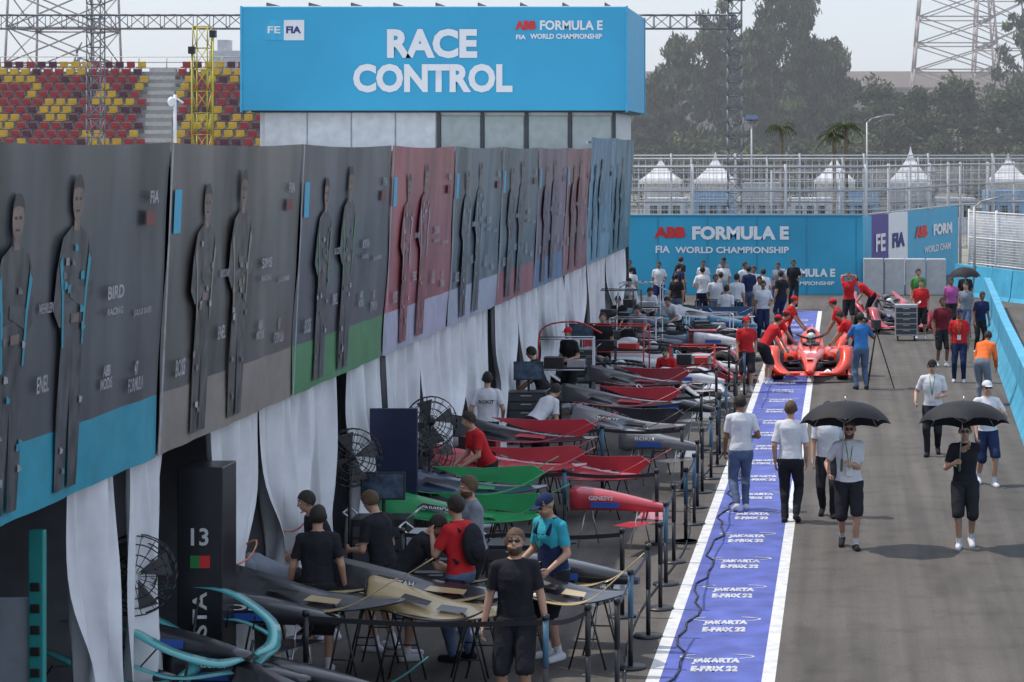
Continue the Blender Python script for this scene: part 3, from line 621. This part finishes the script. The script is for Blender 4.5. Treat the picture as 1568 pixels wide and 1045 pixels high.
def tent(x,y,w_,pk,ev):
    g=MB(); h=w_/2; n=7; R=[]
    for k in range(n+1):
        t=k/n; ww=h*(1-t)**1.7+.04; R.append([(sx*ww,sy_*ww,ev+(pk-ev)*t) for sx,sy_ in((-1,-1),(1,-1),(1,1),(-1,1))])
    g.loft(R,0,False); g.box(-h,h,-h,h,ev-.25,ev,0)
    for sx in(-1,1):
        for s2 in(-1,1): g.tube((sx*h*.97,s2*h*.97,0),(sx*h*.97,s2*h*.97,ev),.05,.05,1)
    g.box(-h*.9,h*.9,h*.85,h*.9,0,ev-.25,0); g.build('pagoda_tent',[M('tent_pvc',(.72,.72,.73),.6),steel],loc=(x,y,0))
for x,pk in((-11.2,5.4),(-.7,5.4),(6.0,5.9),(14.6,5.3),(-16,5)): tent(x,200,3.6,pk,2.9)
# ------------------------------------------------------------ hall + trees
g=MB(); g.box(-40,60,300,330,0,14,0)
g.add([(-42,298,13.9),(62,298,13.9),(62,315,16.6),(-42,315,16.6)],[(0,1,2,3)],1); g.add([(-42,298,13.5),(62,298,13.5),(62,298,13.9),(-42,298,13.9)],[(0,1,2,3)],2)
for i in range(30): g.box(-40+i*3.4,-39.7+i*3.4,299.8,299.99,0,13.4,2)
g.build('long_hall',[M('hall_wall',(.22,.20,.19),.8,var=.2),M('hall_roof',(.14,.11,.10),.8,var=.15,scale=.5,spec=.1),M('hall_trim',(.08,.075,.07))])
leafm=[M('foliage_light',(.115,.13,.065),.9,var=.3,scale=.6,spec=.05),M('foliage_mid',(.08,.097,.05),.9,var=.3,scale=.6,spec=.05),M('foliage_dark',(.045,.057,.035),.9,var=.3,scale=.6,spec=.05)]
bark=M('bark',(.16,.13,.10),.9,bump=.5,spec=.1)
np.random.seed(3)
def leaves(g,cs,n,size,droop=0):
    for (c,rv,shd) in cs:
        q=np.random.normal(size=(n,3))*.5; q=q/np.maximum(1,np.linalg.norm(q,axis=1)/1.15)[:,None]
        p=np.array(c)[None]+q*np.array(rv)[None]
        a=np.random.normal(size=(n,3)); a/=np.linalg.norm(a,axis=1)[:,None]; b=np.cross(a,np.random.normal(size=(n,3))); b/=np.linalg.norm(b,axis=1)[:,None]
        if droop: b=b*.6+np.array([0,0,-droop])
        s=(size*np.random.uniform(.4,1.3,n))[:,None]
        vs=np.stack([p-a*s*.3,p+b*s*.8,p+a*s*.3,p-b*s*.8],1).reshape(-1,3)
        o=len(g.v); g.v+=list(map(tuple,vs.tolist())); g.f+=[(o+4*i,o+4*i+1,o+4*i+2,o+4*i+3) for i in range(n)]
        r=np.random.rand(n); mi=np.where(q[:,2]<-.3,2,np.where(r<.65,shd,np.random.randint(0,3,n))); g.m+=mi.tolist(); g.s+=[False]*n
def tree(name,x,y,h,sp,dens=60,ls=.55,low=.25,clumps=60,droop=.5):
    g=MB(); p=V((0,0,0)); pts=[p]
    for k in range(6): p=p+V((U(-.3,.3),U(-.3,.3),h*.15)); pts.append(p)
    for k in range(6): g.tube(pts[k],pts[k+1],.035*h*(1-k/7)*.5,.035*h*(1-(k+1)/7)*.5,3,8)
    cs=[]
    for c in range(clumps):
        t=low+(1-low)*rnd()**.8; k=min(5,int(t*6*.98)); bs=pts[k].lerp(pts[k+1],.5); z=h*t
        ang=U(0,6.28); rad=sp*(1-.7*((t-low)/(1-low))**1.6)*U(.2,1.25)
        e=V((math.cos(ang)*rad,math.sin(ang)*rad,z+U(-.5,.5)))
        g.tube(V((bs.x,bs.y,min(bs.z,z*.85))),e,.05,.02,3,4)
        R=U(.4,1.15)*sp*.27; cs.append((e,(R,R,R*U(.6,1.3)),random.choice([0,1,1,2])))
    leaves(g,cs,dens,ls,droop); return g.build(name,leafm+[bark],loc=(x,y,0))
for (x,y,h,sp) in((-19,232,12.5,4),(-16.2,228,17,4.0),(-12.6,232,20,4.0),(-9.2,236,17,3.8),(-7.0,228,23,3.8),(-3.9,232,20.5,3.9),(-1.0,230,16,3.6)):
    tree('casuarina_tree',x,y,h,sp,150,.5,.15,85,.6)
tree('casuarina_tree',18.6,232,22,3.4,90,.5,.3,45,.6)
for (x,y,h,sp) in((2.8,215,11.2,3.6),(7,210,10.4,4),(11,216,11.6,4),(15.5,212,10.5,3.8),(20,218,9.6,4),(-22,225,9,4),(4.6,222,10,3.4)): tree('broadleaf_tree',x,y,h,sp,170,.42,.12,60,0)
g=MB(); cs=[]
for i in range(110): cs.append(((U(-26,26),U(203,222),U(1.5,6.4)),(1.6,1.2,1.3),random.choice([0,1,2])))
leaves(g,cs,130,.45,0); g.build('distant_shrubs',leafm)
def palm(x,y,h,n=16,L=1.6):
    g=MB(); g.path([(0,0,0),(.1,0,h*.5),(.05,0,h)],.11,3,8)
    for k in range(n):
        a=2*math.pi*k/n+U(-.2,.2); el=U(-.1,1.2); prev=None; L2=L*U(.8,1.1)
        for s in range(9):
            t=s/8; r_=L2*t*math.cos(el*.7); z=h+L2*t*math.sin(el)-L2*.75*t*t; q=V((math.cos(a)*r_,math.sin(a)*r_,z)); w_=V((-math.sin(a),math.cos(a),0))*.2*math.sin(math.pi*min(1,t*.9+.08))
            if prev:
                for sg in(-1,1): g.add([prev[0],prev[0].lerp(q,.55),q+w_*sg*1.2+V((0,0,-.14))],[(0,1,2)],(k+(sg>0))%3)
                g.tube(prev[0],q,.012,.012,1,4)
            prev=(q,w_)
    g.build('palm_tree',leafm+[bark],loc=(x,y,0))
palm(-3.55,130,6.8,26,1.15); palm(.13,131,6.9,34,1.2); palm(-.55,131.5,6.4,28,1.1)
def lamp(x,y,h,name='street_lamp',solar=False):
    g=MB(); g.tube((0,0,0),(0,0,h),.06,.045,0)
    if solar: g.obox((0,0,h),(.65,.5,.05),0,1,.5)
    else: g.path([(0,0,h-.05),(.25,0,h+.2),(1.1,0,h+.4)],.035,0); g.obox((1.25,0,h+.42),(.5,.2,.08),0,0)
    g.build(name,[steel,M('solar_panel',(.03,.05,.1),.2)],loc=(x,y,0))
lamp(1.35,125,7.1); lamp(-4.6,115,7.2,solar=True); lamp(5.0,86,3.4)
# ------------------------------------------------------------ cars
def blade(g,pts,w_,th,mi):
    R=[]
    for i,(p,wi) in enumerate(zip(pts,w_)):
        p=V(p); d=(V(pts[min(i+1,len(pts)-1)])-V(pts[max(i-1,0)])).normalized(); s=V((0,1,0)); s=(s-d*s.dot(d)).normalized(); n=d.cross(s)
        R.append([p+s*wi*a+n*th*b for a,b in((-1,-.2),(-.6,.6),(0,1),(.6,.6),(1,-.2),(0,-.6))])
    g.loft(R,mi)
def smooth(pts,n=4):
    out=[]
    P=[np.array(p,float) for p in pts]; P=[2*P[0]-P[1]]+P+[2*P[-1]-P[-2]]
    for i in range(1,len(P)-2):
        for k in range(n):
            t=k/n; out.append(.5*((2*P[i])+(-P[i-1]+P[i+1])*t+(2*P[i-1]-5*P[i]+4*P[i+1]-P[i+2])*t*t+(-P[i-1]+3*P[i]-3*P[i+1]+P[i+2])*t**3))
    out.append(P[-2]); return out
def ring(x,hw,zc,hh,y=0,n=16,z=0,e=.8):
    return [(x,y+hw*math.copysign(abs(math.cos(t))**e,math.cos(t)),z+zc+hh*math.copysign(abs(math.sin(t))**e,math.sin(t))) for t in [2*math.pi*i/n for i in range(n)]]
def body(g,wheels,z=0.):
    S=smooth([(-2.3,.07,.45,.10),(-1.8,.15,.52,.2),(-1.1,.23,.56,.31),(-.55,.28,.58,.36),(-.1,.34,.46,.24),(.5,.33,.42,.22),(1.1,.24,.42,.17),(1.8,.16,.36,.11),(2.3,.12,.29,.075),(2.6,.07,.24,.04)],3)
    g.loft([ring(*s,z=z) for s in S],0)
    g.ell((.05,0,z+.66),(.38,.22,.07),2)
    for sd in(-1,1):
        S=smooth([(-1.9,.05,.3,.08),(-1.3,.16,.33,.18),(-.5,.23,.36,.22),(.2,.22,.36,.2),(.55,.14,.36,.14)],3)
        g.loft([ring(*s,y=sd*.46,z=z) for s in S],0)
        g.ell((.5,sd*.47,z+.36),(.06,.15,.12),2)
        pts=smooth([(2.45,sd*.22,z+.2),(2.3,sd*.6,z+.22),(2.05,sd*.8,z+.42),(1.7,sd*.82,z+.70),(1.3,sd*.82,z+.72),(.9,sd*.8,z+.56),(.5,sd*.74,z+.34)],4)
        blade(g,pts,np.interp(np.linspace(0,1,len(pts)),[0,.15,.45,.8,1],[.03,.12,.15,.12,.03]),.02,1)
        g.loft([[(px,sd*(.86+dy),z+pz) for px,pz,dy in((x_,.10,0),(x_,h_,0),(x_,h_,.03),(x_,.10,.03))] for x_,h_ in((2.35,.16),(2.0,.34),(1.4,.36),(.9,.2))],1,False)
        pts=smooth([(-.9,sd*.6,z+.34),(-1.25,sd*.72,z+.62),(-1.6,sd*.76,z+.74),(-2.0,sd*.74,z+.78),(-2.5,sd*.6,z+.98)],4)
        blade(g,pts,np.interp(np.linspace(0,1,len(pts)),[0,.3,.7,1],[.04,.15,.15,.03]),.02,1)
        g.tube((1.4,sd*.2,z+.4),(1.5,sd*.7,z+.34),.02,.02,2); g.tube((1.75,sd*.16,z+.36),(1.55,sd*.7,z+.34),.02,.02,2)
        g.box(-1.0,.9,sd*.5-.3,sd*.5+.3,z+.12,z+.16,2)
        g.obox((1.15,sd*.262,z+.36),(.42,.006,.08),-sd*.14,3); g.obox((1.2,sd*.252,z+.47),(.3,.006,.07),-sd*.14,4)
        g.obox((-.4,sd*.695,z+.38),(.6,.006,.14),0,4)
    g.add([(2.2,-.85,z+.14),(2.5,-.4,z+.16),(2.6,0,z+.17),(2.5,.4,z+.16),(2.2,.85,z+.14),(2.0,.8,z+.2),(2.25,0,z+.23),(2.0,-.8,z+.2)],[(0,1,6,7),(1,2,6),(2,3,6),(3,4,5,6)],1)
    g.obox((1.9,0,z+.475),(.22,.16,.006),0,4)
    g.ell((-.55,0,z+.88),(.3,.13,.13),0); g.ell((-.28,0,z+.9),(.05,.1,.09),2)
    g.add([(-.6,-.012,z+.9),(-2.2,-.012,z+.95),(-2.3,-.012,z+.55),(-.6,-.012,z+.8),(-.6,.012,z+.9),(-2.2,.012,z+.95),(-2.3,.012,z+.55),(-.6,.012,z+.8)],[(0,1,2,3),(7,6,5,4),(0,4,5,1),(1,5,6,2)],1)
    for sd in(-1,1): g.path([tuple(p) for p in smooth([(.62,0,z+.82),(.45,sd*.2,z+.86),(.0,sd*.33,z+.88),(-.4,sd*.3,z+.84),(-.55,sd*.2,z+.75)],3)],.03,2,8)
    g.tube((.62,0,z+.82),(.85,0,z+.56),.03,.02,2)
    if wheels:
        g.ell((.05,0,z+.80),(.14,.12,.13),4)
        for x,rr in((1.55,.33),(-1.5,.35)):
            for sd in(-1,1):
                c=(x,sd*.74,z+rr-.02); R=[]
                for yy,q in((-.13,.62),(-.14,.9),(-.10,1),(.10,1),(.14,.9),(.13,.62)): R.append([(c[0]+rr*q*math.cos(t),c[1]+yy,c[2]+rr*q*math.sin(t)) for t in [2*math.pi*i/24 for i in range(24)]])
                g.loft(R,5,caps=False); g.loft([[(c[0]+rr*.62*math.cos(t),c[1]+yy,c[2]+rr*.62*math.sin(t)) for t in [2*math.pi*i/24 for i in range(24)]] for yy in(-.06,.06)],2)
                for k in range(10):
                    t=2*math.pi*k/10; g.tube((c[0],c[1]+sd*.08,c[2]),(c[0]+rr*.6*math.cos(t),c[1]+sd*.1,c[2]+rr*.6*math.sin(t)),.014,.014,6,5)
def mats_car(base,trim):
    n='%.2f%.2f%.2f'%base; t='%.2f%.2f%.2f'%trim
    return [M('car_paint_'+n,base,.3,var=.15,scale=2,coat=.5),M('car_trim_'+t,trim,.3,var=.15,scale=2,coat=.5),black,M('sticker_blue',(.03,.1,.4),.4),M('sticker_white',(.5,.5,.5),.4,var=.4,scale=14),rubber,alu]
g=MB(); body(g,True,0.02); rcar=g.build('race_car',mats_car((.80,.06,.02),(.80,.055,.02)),loc=(-.78,56.4,0),rz=math.radians(-90),scale=1.06)
text('94',rcar,(1.55,0,.62),.3,.22,Y_,(-.98,0,.2),wt,bold=.05); text('ABB',rcar,(2.2,.55,.26),.5,.12,Y_,(-.8,0,.5),wt,bold=.04)
def trestle(g,x,z,wy_=.45):
    for sd in(-1,1):
        for e in(-.2,.2): g.tube((x+e,sd*wy_,0),(x,sd*wy_,z),.011,.011,2,6)
        g.tube((x-.11,sd*wy_,z*.45),(x+.11,sd*wy_,z*.45),.008,.008,2,5)
    g.tube((x,-wy_,z),(x,wy_,z),.015,.015,6,6)
def shell(x,y,rz,base,trim,z=.45,wheels=False,word=None,sc_=1):
    g=MB(); body(g,wheels,z)
    if not wheels: trestle(g,1.2,z+.2); trestle(g,-.9,z+.14)
    o=g.build('race_car_bodywork' if not wheels else 'race_car',mats_car(base,trim),loc=(x,y,0),rz=math.radians(rz),scale=sc_)
    return o
def cover(x,y,rz,base,trim,z=.7,L=2.6,fin=True,word=None,w_=1.):
    """engine cover lifted off a car and laid on two trestles: creased spine falling to the tail, airbox mouth, thin swept flanks, tail fin"""
    g=MB(); R=[]
    S=smooth([(0,.13,.26,.02),(.10,.17,.31,.02),(.45,.22,.27,.01),(.9,.34,.19,.0),(1.45,.46,.11,-.02),(1.95,.40,.06,-.02),(2.35,.22,.03,.0),(2.6,.05,.015,.02)],4)
    cs=[math.cos(math.pi*i/18) for i in range(19)]
    pf=lambda c:(1-abs(c)**.75)*.82+.18*(1-c*c)
    for (q,hw,hh,sk) in S:
        hw*=w_; q=q*L/2.6
        R.append([(q,hw*c,z+sk+hh*pf(c)) for c in cs]+[(q,hw*.96*c,z+sk-.018+hh*.9*pf(c)) for c in reversed(cs[::3])])
    g.loft(R,0)
    k=L/2.6
    g.ell((.0,0,z+.20),(.02,.10,.085),2,n=12,k=6)
    for sd in(-1,1):
        g.add([(.62*k,sd*.20*w_,z+.125),(1.15*k,sd*.30*w_,z+.085),(1.2*k,sd*.22*w_,z+.115),(.7*k,sd*.13*w_,z+.175)],[(0,1,2,3)],2)
        g.add([(1.3*k,sd*.33*w_,z+.052),(1.8*k,sd*.34*w_,z+.025),(1.8*k,sd*.22*w_,z+.05),(1.35*k,sd*.2*w_,z+.082)],[(0,1,2,3)],1)
        blade(g,smooth([(.35*k,sd*.24*w_,z+.02),(1.1*k,sd*.44*w_,z-.02),(1.75*k,sd*.56*w_,z+.0),(2.2*k,sd*.60*w_,z+.10),(2.75*k,sd*.56*w_,z+.34)],4),[.012,.02,.03,.04,.05,.06,.07,.08,.085,.09,.09,.085,.08,.07,.055,.035,.008],.009,1)
        g.tube((1.6*k,sd*.1,z+.02),(1.9*k,sd*.55*w_,z+.02),.010,.010,2,5)
    if fin:
        pts=[(L*.30,z+.30),(L*.62,z+.27),(L*.92,z+.30),(L*.99,z+.20),(L*.90,z+.03),(L*.55,z+.10)]
        n=len(pts); g.add([(a,-.008,b) for a,b in pts]+[(a,.008,b) for a,b in pts],[tuple(range(n)),tuple(range(2*n-1,n-1,-1))]+[(i,i+n,(i+1)%n+n,(i+1)%n) for i in range(n)],1)
    trestle(g,L*.22,z,.26); trestle(g,L*.72,z-.02,.34)
    o=g.build('engine_cover_on_trestles',mats_car(base,trim),loc=(x,y,0),rz=math.radians(rz))
    if word: text(word,o,(L*.36,-.235*w_,z+.115),.42,.06,V((1,-.18,-.05)).normalized(),(0,.55,.83),wt)
    return o
def nose(x,y,rz,base,word,z=.75):
    g=MB(); R=[]
    for (q,hw,zc,hh) in smooth([(-.5,.22,0,.17),(0,.18,-.02,.13),(.5,.12,-.07,.085),(.85,.06,-.11,.045)],4): R.append(ring(q,hw,zc,hh,z=z,e=.55))
    g.loft(R,0); g.loft([[(p[0],p[1]*.9,z+(p[2]-z)*.9) for p in R[0]],[(-.51,p[1]*.9,z+(p[2]-z)*.9) for p in R[0]]],2)
    g.obox((.0,-.185,z-.06),(.4,.006,.075),.10,3); g.obox((.0,.185,z-.06),(.4,.006,.075),-.10,3)
    for sd in(-1,1):
        g.tube((.55,sd*.08,z-.12),(.5,sd*.1,z-.3),.02,.012,1,6)
        g.add([(.35,sd*.1,z-.28),(.75,sd*.1,z-.28),(.55,sd*.75,z-.26),(.3,sd*.75,z-.24)],[(0,1,2,3)],0)
    for px in(-.3,.45):
        for sd in(-1,1): g.tube((px+.08*sd,sd*.22,0),(px,sd*.1,z-.12),.010,.010,6,6)
        g.tube((px,-.1,z-.14),(px,.1,z-.14),.010,.010,6,6)
    o=g.build('nose_cone_on_stand',mats_car(base,base),loc=(x,y,0),rz=math.radians(rz)); text(word,o,(-.05,-.215,z+.04),.34,.06,V((1,.08,0)).normalized(),Z_,wt)
def fender(x,y,rz,col,z=.5):
    """front wing with its two swept wheel fairings, on a low stand"""
    g=MB()
    for sd in(-1,1):
        pts=smooth([(.6,sd*.1,z+.02),(.55,sd*.45,z+.05),(.3,sd*.75,z+.2),(-.25,sd*.82,z+.42),(-.9,sd*.8,z+.40),(-1.6,sd*.70,z+.16)],5)
        blade(g,pts,np.interp(np.linspace(0,1,len(pts)),[0,.15,.45,.8,1],[.03,.06,.085,.06,.008]),.014,0)
        pts=smooth([(.55,sd*.2,z-.08),(.35,sd*.8,z-.02),(-.2,sd*.93,z+.12),(-.8,sd*.96,z+.02)],5)
        blade(g,pts,[.045]*len(pts),.009,0)
        for q in(.15,.45): g.tube((.3-q,sd*.75,z+.18+q*.2),(.2-q,sd*.86,z+.06),.008,.008,2,5)
        g.tube((.1,sd*.5,0),(.3,sd*.5,z+.05),.014,.014,2,6); g.tube((-.6,sd*.6,0),(-.5,sd*.78,z+.4),.014,.014,2,6)
    g.tube((.1,-.5,.3),(.1,.5,.3),.014,.014,2,6)
    g.loft([ring(q,hw,zc,hh,z=z) for q,hw,zc,hh in smooth([(-.6,.2,.12,.14),(0,.15,.08,.1),(.6,.07,.02,.04)],4)],1)
    g.obox((-.2,-.18,z+.12),(.4,.006,.08),.1,3)
    g.build('front_wing_fairings',mats_car(col,blk)[:1]+[mats_car(blk,blk)[0]]+mats_car(blk,blk)[2:],loc=(x,y,0),rz=math.radians(rz))
tealc=(.08,.38,.38); gold=(.42,.32,.16); blk=(.024,.024,.029); rd=(.46,.04,.055); grn=(.03,.30,.10); wh=(.55,.55,.57); gy=(.15,.15,.16)
fender(-6.0,21.0,-20,tealc,.85); fender(-6.6,20.6,-14,tealc,.72); fender(-5.6,20.3,-14,tealc,.35)
nose(-5.75,21.1,-12,blk,'JAGUAR',.72); nose(-5.2,21.3,-10,blk,'CityScience',.6); cover(-5.6,20.9,-18,blk,tealc,.5,1.6,False)
cover(-6.3,23.2,-8,blk,gold,.95,1.9,False); nose(-5.8,22.5,-8,blk,'DS',.98); cover(-5.5,24.2,-6,blk,gold,.85,2.3,False,'CHEETAH'); cover(-4.9,23.4,-4,gold,blk,.8,1.6,False)
nose(-3.1,25.3,-8,blk,'DS',.85); cover(-3.6,24.5,-6,blk,gold,.75,1.3,False)
cover(-6.2,30.6,4,(.02,.04,.09),grn,.95,2.2,True); cover(-6.1,29.9,-4,grn,grn,.72,2.3,True,'ENVISION')
cover(-6.1,33.6,6,rd,rd,.82,2.3,True); cover(-6.3,36.0,-10,blk,rd,1.0,2.5,True); cover(-4.9,34.6,-14,rd,rd,.62,2.1,True,'GENESYS'); nose(-3.25,31.6,-12,rd,'GENESYS',.66)
cover(-4.6,38.6,-12,gy,blk,.88,2.0,True,'ROKIT'); nose(-3.1,37.0,-14,gy,'ROKIT',.8)
cover(-5.2,41.8,-8,blk,rd,.9,2.3,True); nose(-3.2,42.4,-12,blk,'DRAGON',.8); cover(-5.2,46,-10,blk,(.3,.03,.04),.85,2.2,True); nose(-3.3,47.6,-12,wh,'EQ',.8)
shell(-4.9,49.6,-20,blk,wh,.02,True); shell(-4.6,54.5,-15,wh,rd,.02,True); shell(-4.6,60.2,-15,(.06,.08,.12),wh,.02,True); cover(-5.0,64.2,-12,wh,(.04,.1,.2),.85); shell(-4.9,67.5,-18,(.1,.3,.4),wh,.02,True); nose(-3.2,62.8,-12,(.08,.2,.3),'EQ',.8); nose(-3.2,57,-12,wh,'ROS',.8)
shell(1.45,70.5,-80,(.03,.02,.025),rd,.02,True)
# ------------------------------------------------------------ belt barriers, trolleys, gear
bl=M('post_blue_cover',(.06,.15,.23),.5)
def posts(pl):
    g=MB()
    for i,(x,y) in enumerate(pl):
        g.tube((x,y,.004),(x,y,.03),.17,.16,0,16); g.tube((x,y,.03),(x,y,.55),.026,.026,0,8); g.tube((x,y,.55),(x,y,1.0),.029,.029,1 if i%2 else 0,8); g.tube((x,y,1.0),(x,y,1.05),.036,.036,0,8)
    for (a,b) in zip(pl[:-1],pl[1:]):
        d=V((b[0]-a[0],b[1]-a[1],0)); n=V((-d.y,d.x,0)).normalized()*.002; z=lambda t:.95-.04*math.sin(math.pi*t)
        for k in range(6):
            t0,t1=k/6,(k+1)/6
            p=V((a[0],a[1],z(t0)))+d*t0; q=V((a[0],a[1],z(t1)))+d*t1; h=V((0,0,.05))
            g.add([p-n,q-n,q-n+h,p-n+h,p+n,q+n,q+n+h,p+n+h],[(0,1,2,3),(7,6,5,4),(3,2,6,7),(1,0,4,5)],0)
    return g.build('belt_barrier',[black,bl])
y=22.6; row=[]
while y<62: row.append((-2.22+.04*math.sin(y),y)); y+=1.55 if y<40 else 2.4
for i in range(0,len(row)-3,3): posts(row[i:i+4] if i%6 else row[i:i+3])
for yb in(22.3,26.8,31.8,36.8,41.8,46.8,52,57): posts([(-2.6,yb),(-3.9,yb+.05),(-5.2,yb)] if yb>25 else [(-2.5,yb),(-2.85,yb-.5),(-5.2,yb-.3)])
def trolley(x,y,col,h=1.0,w_=.7,rz=0,name='tool_trolley',screen=False):
    g=MB(); g.box(-w_/2,w_/2,-.25,.25,.15,h,0)
    for k in range(int((h-.2)/.16)): g.box(-w_/2+.03,w_/2-.03,-.262,-.25,.2+k*.16,.33+k*.16,1); g.box(-.1,.1,-.275,-.262,.29+k*.16,.31+k*.16,2)
    for sx in(-1,1):
        for sy_ in(-1,1): g.tube((sx*(w_/2-.08)-.02,sy_*.18,.07),(sx*(w_/2-.08)+.02,sy_*.18,.07),.07,.07,3,12)
        g.path([(sx*w_/2,-.2,h),(sx*(w_/2+.1),-.2,h+.08),(sx*(w_/2+.1),.2,h+.08),(sx*w_/2,.2,h)],.015,2)
    if screen: g.tube((0,.1,h),(0,.1,h+.3),.025,.025,3); g.box(-.28,.28,.04,.08,h+.2,h+.55,3); g.box(-.26,.26,.034,.039,h+.22,h+.53,4)
    g.build(name,[col,M('drawer_dark',(.05,.05,.055),.4),alu,rubber,M('screen_glass',(.05,.08,.12),.1,var=.6,scale=9)],loc=(x,y,0),rz=rz,bevel=.008)
lt=M('trolley_grey',(.35,.37,.38),.5); tr=M('trolley_red',(.4,.03,.04),.5)
trolley(1.85,66,lt,1.05,.65); trolley(-5.9,36.6,tr); trolley(-5.9,42.6,black,screen=True); trolley(-6.0,52,lt,screen=True); trolley(-5.8,28.6,black,.9,screen=True); trolley(-5.9,57,black); trolley(-3.6,58.5,tr,.9); trolley(-3.4,52.5,lt,.8); trolley(-3.3,64,lt); trolley(-5.0,28.1,lt,.8); trolley(-4.0,27.9,black,.7); trolley(-3.6,44.8,tr,.8)
def tyres(x,y,n=4):
    g=MB()
    for k in range(n):
        g.loft([[(q*math.cos(t),q*math.sin(t),.02+k*.3+zz) for t in [2*math.pi*i/22 for i in range(22)]] for q,zz in((.2,.02),(.31,.0),(.345,.05),(.345,.23),(.31,.28),(.2,.26))],0,caps=False); g.tube((0,0,.1+k*.3),(0,0,.2+k*.3),.2,.2,1,18)
    g.build('tyre_stack',[rubber,alu],loc=(x,y,0))
for x,y in((-5.9,32.6),(-5.9,51),(-3.6,60.2),(-5.9,62)): tyres(x,y,3)
def rack(x,y,w_,h,rz=0,col=alu):
    g=MB()
    for sx in(-1,1):
        for sy_ in(-1,1): g.tube((sx*w_/2,sy_*.3,0),(sx*w_/2,sy_*.3,h),.018,.018,0,6)
    for z in(.25,h*.6,h):
        for sy_ in(-1,1): g.tube((-w_/2,sy_*.3,z),(w_/2,sy_*.3,z),.015,.015,0,6)
        for sx in(-1,1): g.tube((sx*w_/2,-.3,z),(sx*w_/2,.3,z),.015,.015,0,6)
    g.box(-w_/2,w_/2,-.28,.28,h*.6+.02,h*.6+.05,1); g.box(-w_*.35,-w_*.02,-.2,.15,h*.6+.05,h*.6+.25,1); g.box(w_*.05,w_*.35,-.15,.2,h*.6+.05,h*.6+.18,0); g.box(-w_*.3,w_*.3,-.2,.2,.27,.45,1)
    g.build('equipment_rack',[col,black],loc=(x,y,0),rz=rz)
redf=M('red_frame',(.5,.04,.03),.5)
for i,(x,y,w_,h,c) in enumerate(((-5.8,47.4,1.2,1.6,alu),(-5.2,52.3,1.4,1.5,redf),(-5.2,57.2,1.2,1.3,alu),(-3.6,61.5,1.2,1.1,alu),(-5.9,59,1.2,1.9,black),(-5.8,64,1.4,1.8,alu),(-3.6,65.5,1.2,1.2,black),(-3.4,51.4,1,1.1,redf))): rack(x,y,w_,h,U(-.3,.3),c)
for (x,y,c) in((-6.0,44.8,redf),(-5.8,58.5,alu)):
    g=MB(); g.tube((0,0,0),(0,0,.05),.25,.25,0,12); g.path([tuple(p) for p in smooth([(0,0,.03),(0,0,1.6),(.15,-.1,2.05),(.8,-.3,2.15),(1.3,-.5,1.95)],4)],.018,0,6)
    g.build('air_line_boom',[c],loc=(x,y,0))
# umbrellas, tripod
def umbrella(x,y,zt,r,hx_,hz_,tilt=0):
    g=MB(); n=8; m_=6; R=[]
    for k in range(m_+1):
        t=k/m_; rg=[]
        for i in range(n*4):
            a=2*math.pi*i/(n*4); e=abs(math.sin(a*n/2)); sag=1-.09*t*e; rr=max(.012,r*math.sin(t*1.35)/math.sin(1.35)*sag)
            rg.append(V((rr*math.cos(a),rr*math.sin(a),-.40*(1-math.cos(t*1.35))+.035*t*e)))
        R.append(rg)
    T=Matrix.Rotation(tilt,3,'X'); O=V((0,0,zt))
    R=[[O+T@p for p in rg] for rg in R]
    g.loft(R,0,True,False)
    for i in range(n):
        a=2*math.pi*i/n; g.tube(O+T@V((0,0,-.3)),O+T@V((r*.55*math.cos(a),r*.55*math.sin(a),-.1)),.005,.005,1,4); g.path([O+T@V((r*q*math.cos(a),r*q*math.sin(a),dz)) for q,dz in((.03,-.01),(.5,-.07),(.85,-.2),(1.0,-.315))],.005,1,4)
    g.tube(O+T@V((0,0,.07)),O,.008,.008,1); g.tube(O,(hx_,-.1,hz_),.009,.009,1,6); g.caps((hx_,-.1,hz_),(hx_*1.1,-.11,hz_-.14),.018,.018,2)
    return g.build('umbrella',[M('umbrella_fabric',(.016,.016,.02),.7,bump=.2,spec=.3),alu,M('umbrella_grip',(.05,.12,.05))],loc=(x,y,0))
umbrella(.04,31.40,2.04,.63,-.05,1.24,-.22); umbrella(1.68,31.42,2.04,.63,-.06,1.24,-.22); umbrella(3.75,69.6,1.95,.5,.05,1.1)
g=MB()
for a in(0,2.1,4.2): g.tube((0,0,1.35),(.42*math.cos(a),.42*math.sin(a),.0),.018,.012,0)
g.obox((0,0,1.5),(.16,.34,.2),.2,0); g.tube((0,.15,1.5),(0,.32,1.5),.05,.06,0); g.tube((0,0,1.35),(0,0,1.42),.04,.04,0)
g.build('video_camera_on_tripod',[black],loc=(.78,52.6,0))
text('ROKIT',rokit,(0,-.165,1.30),.26,.06,X_,Z_,C['black'],bold=.03)
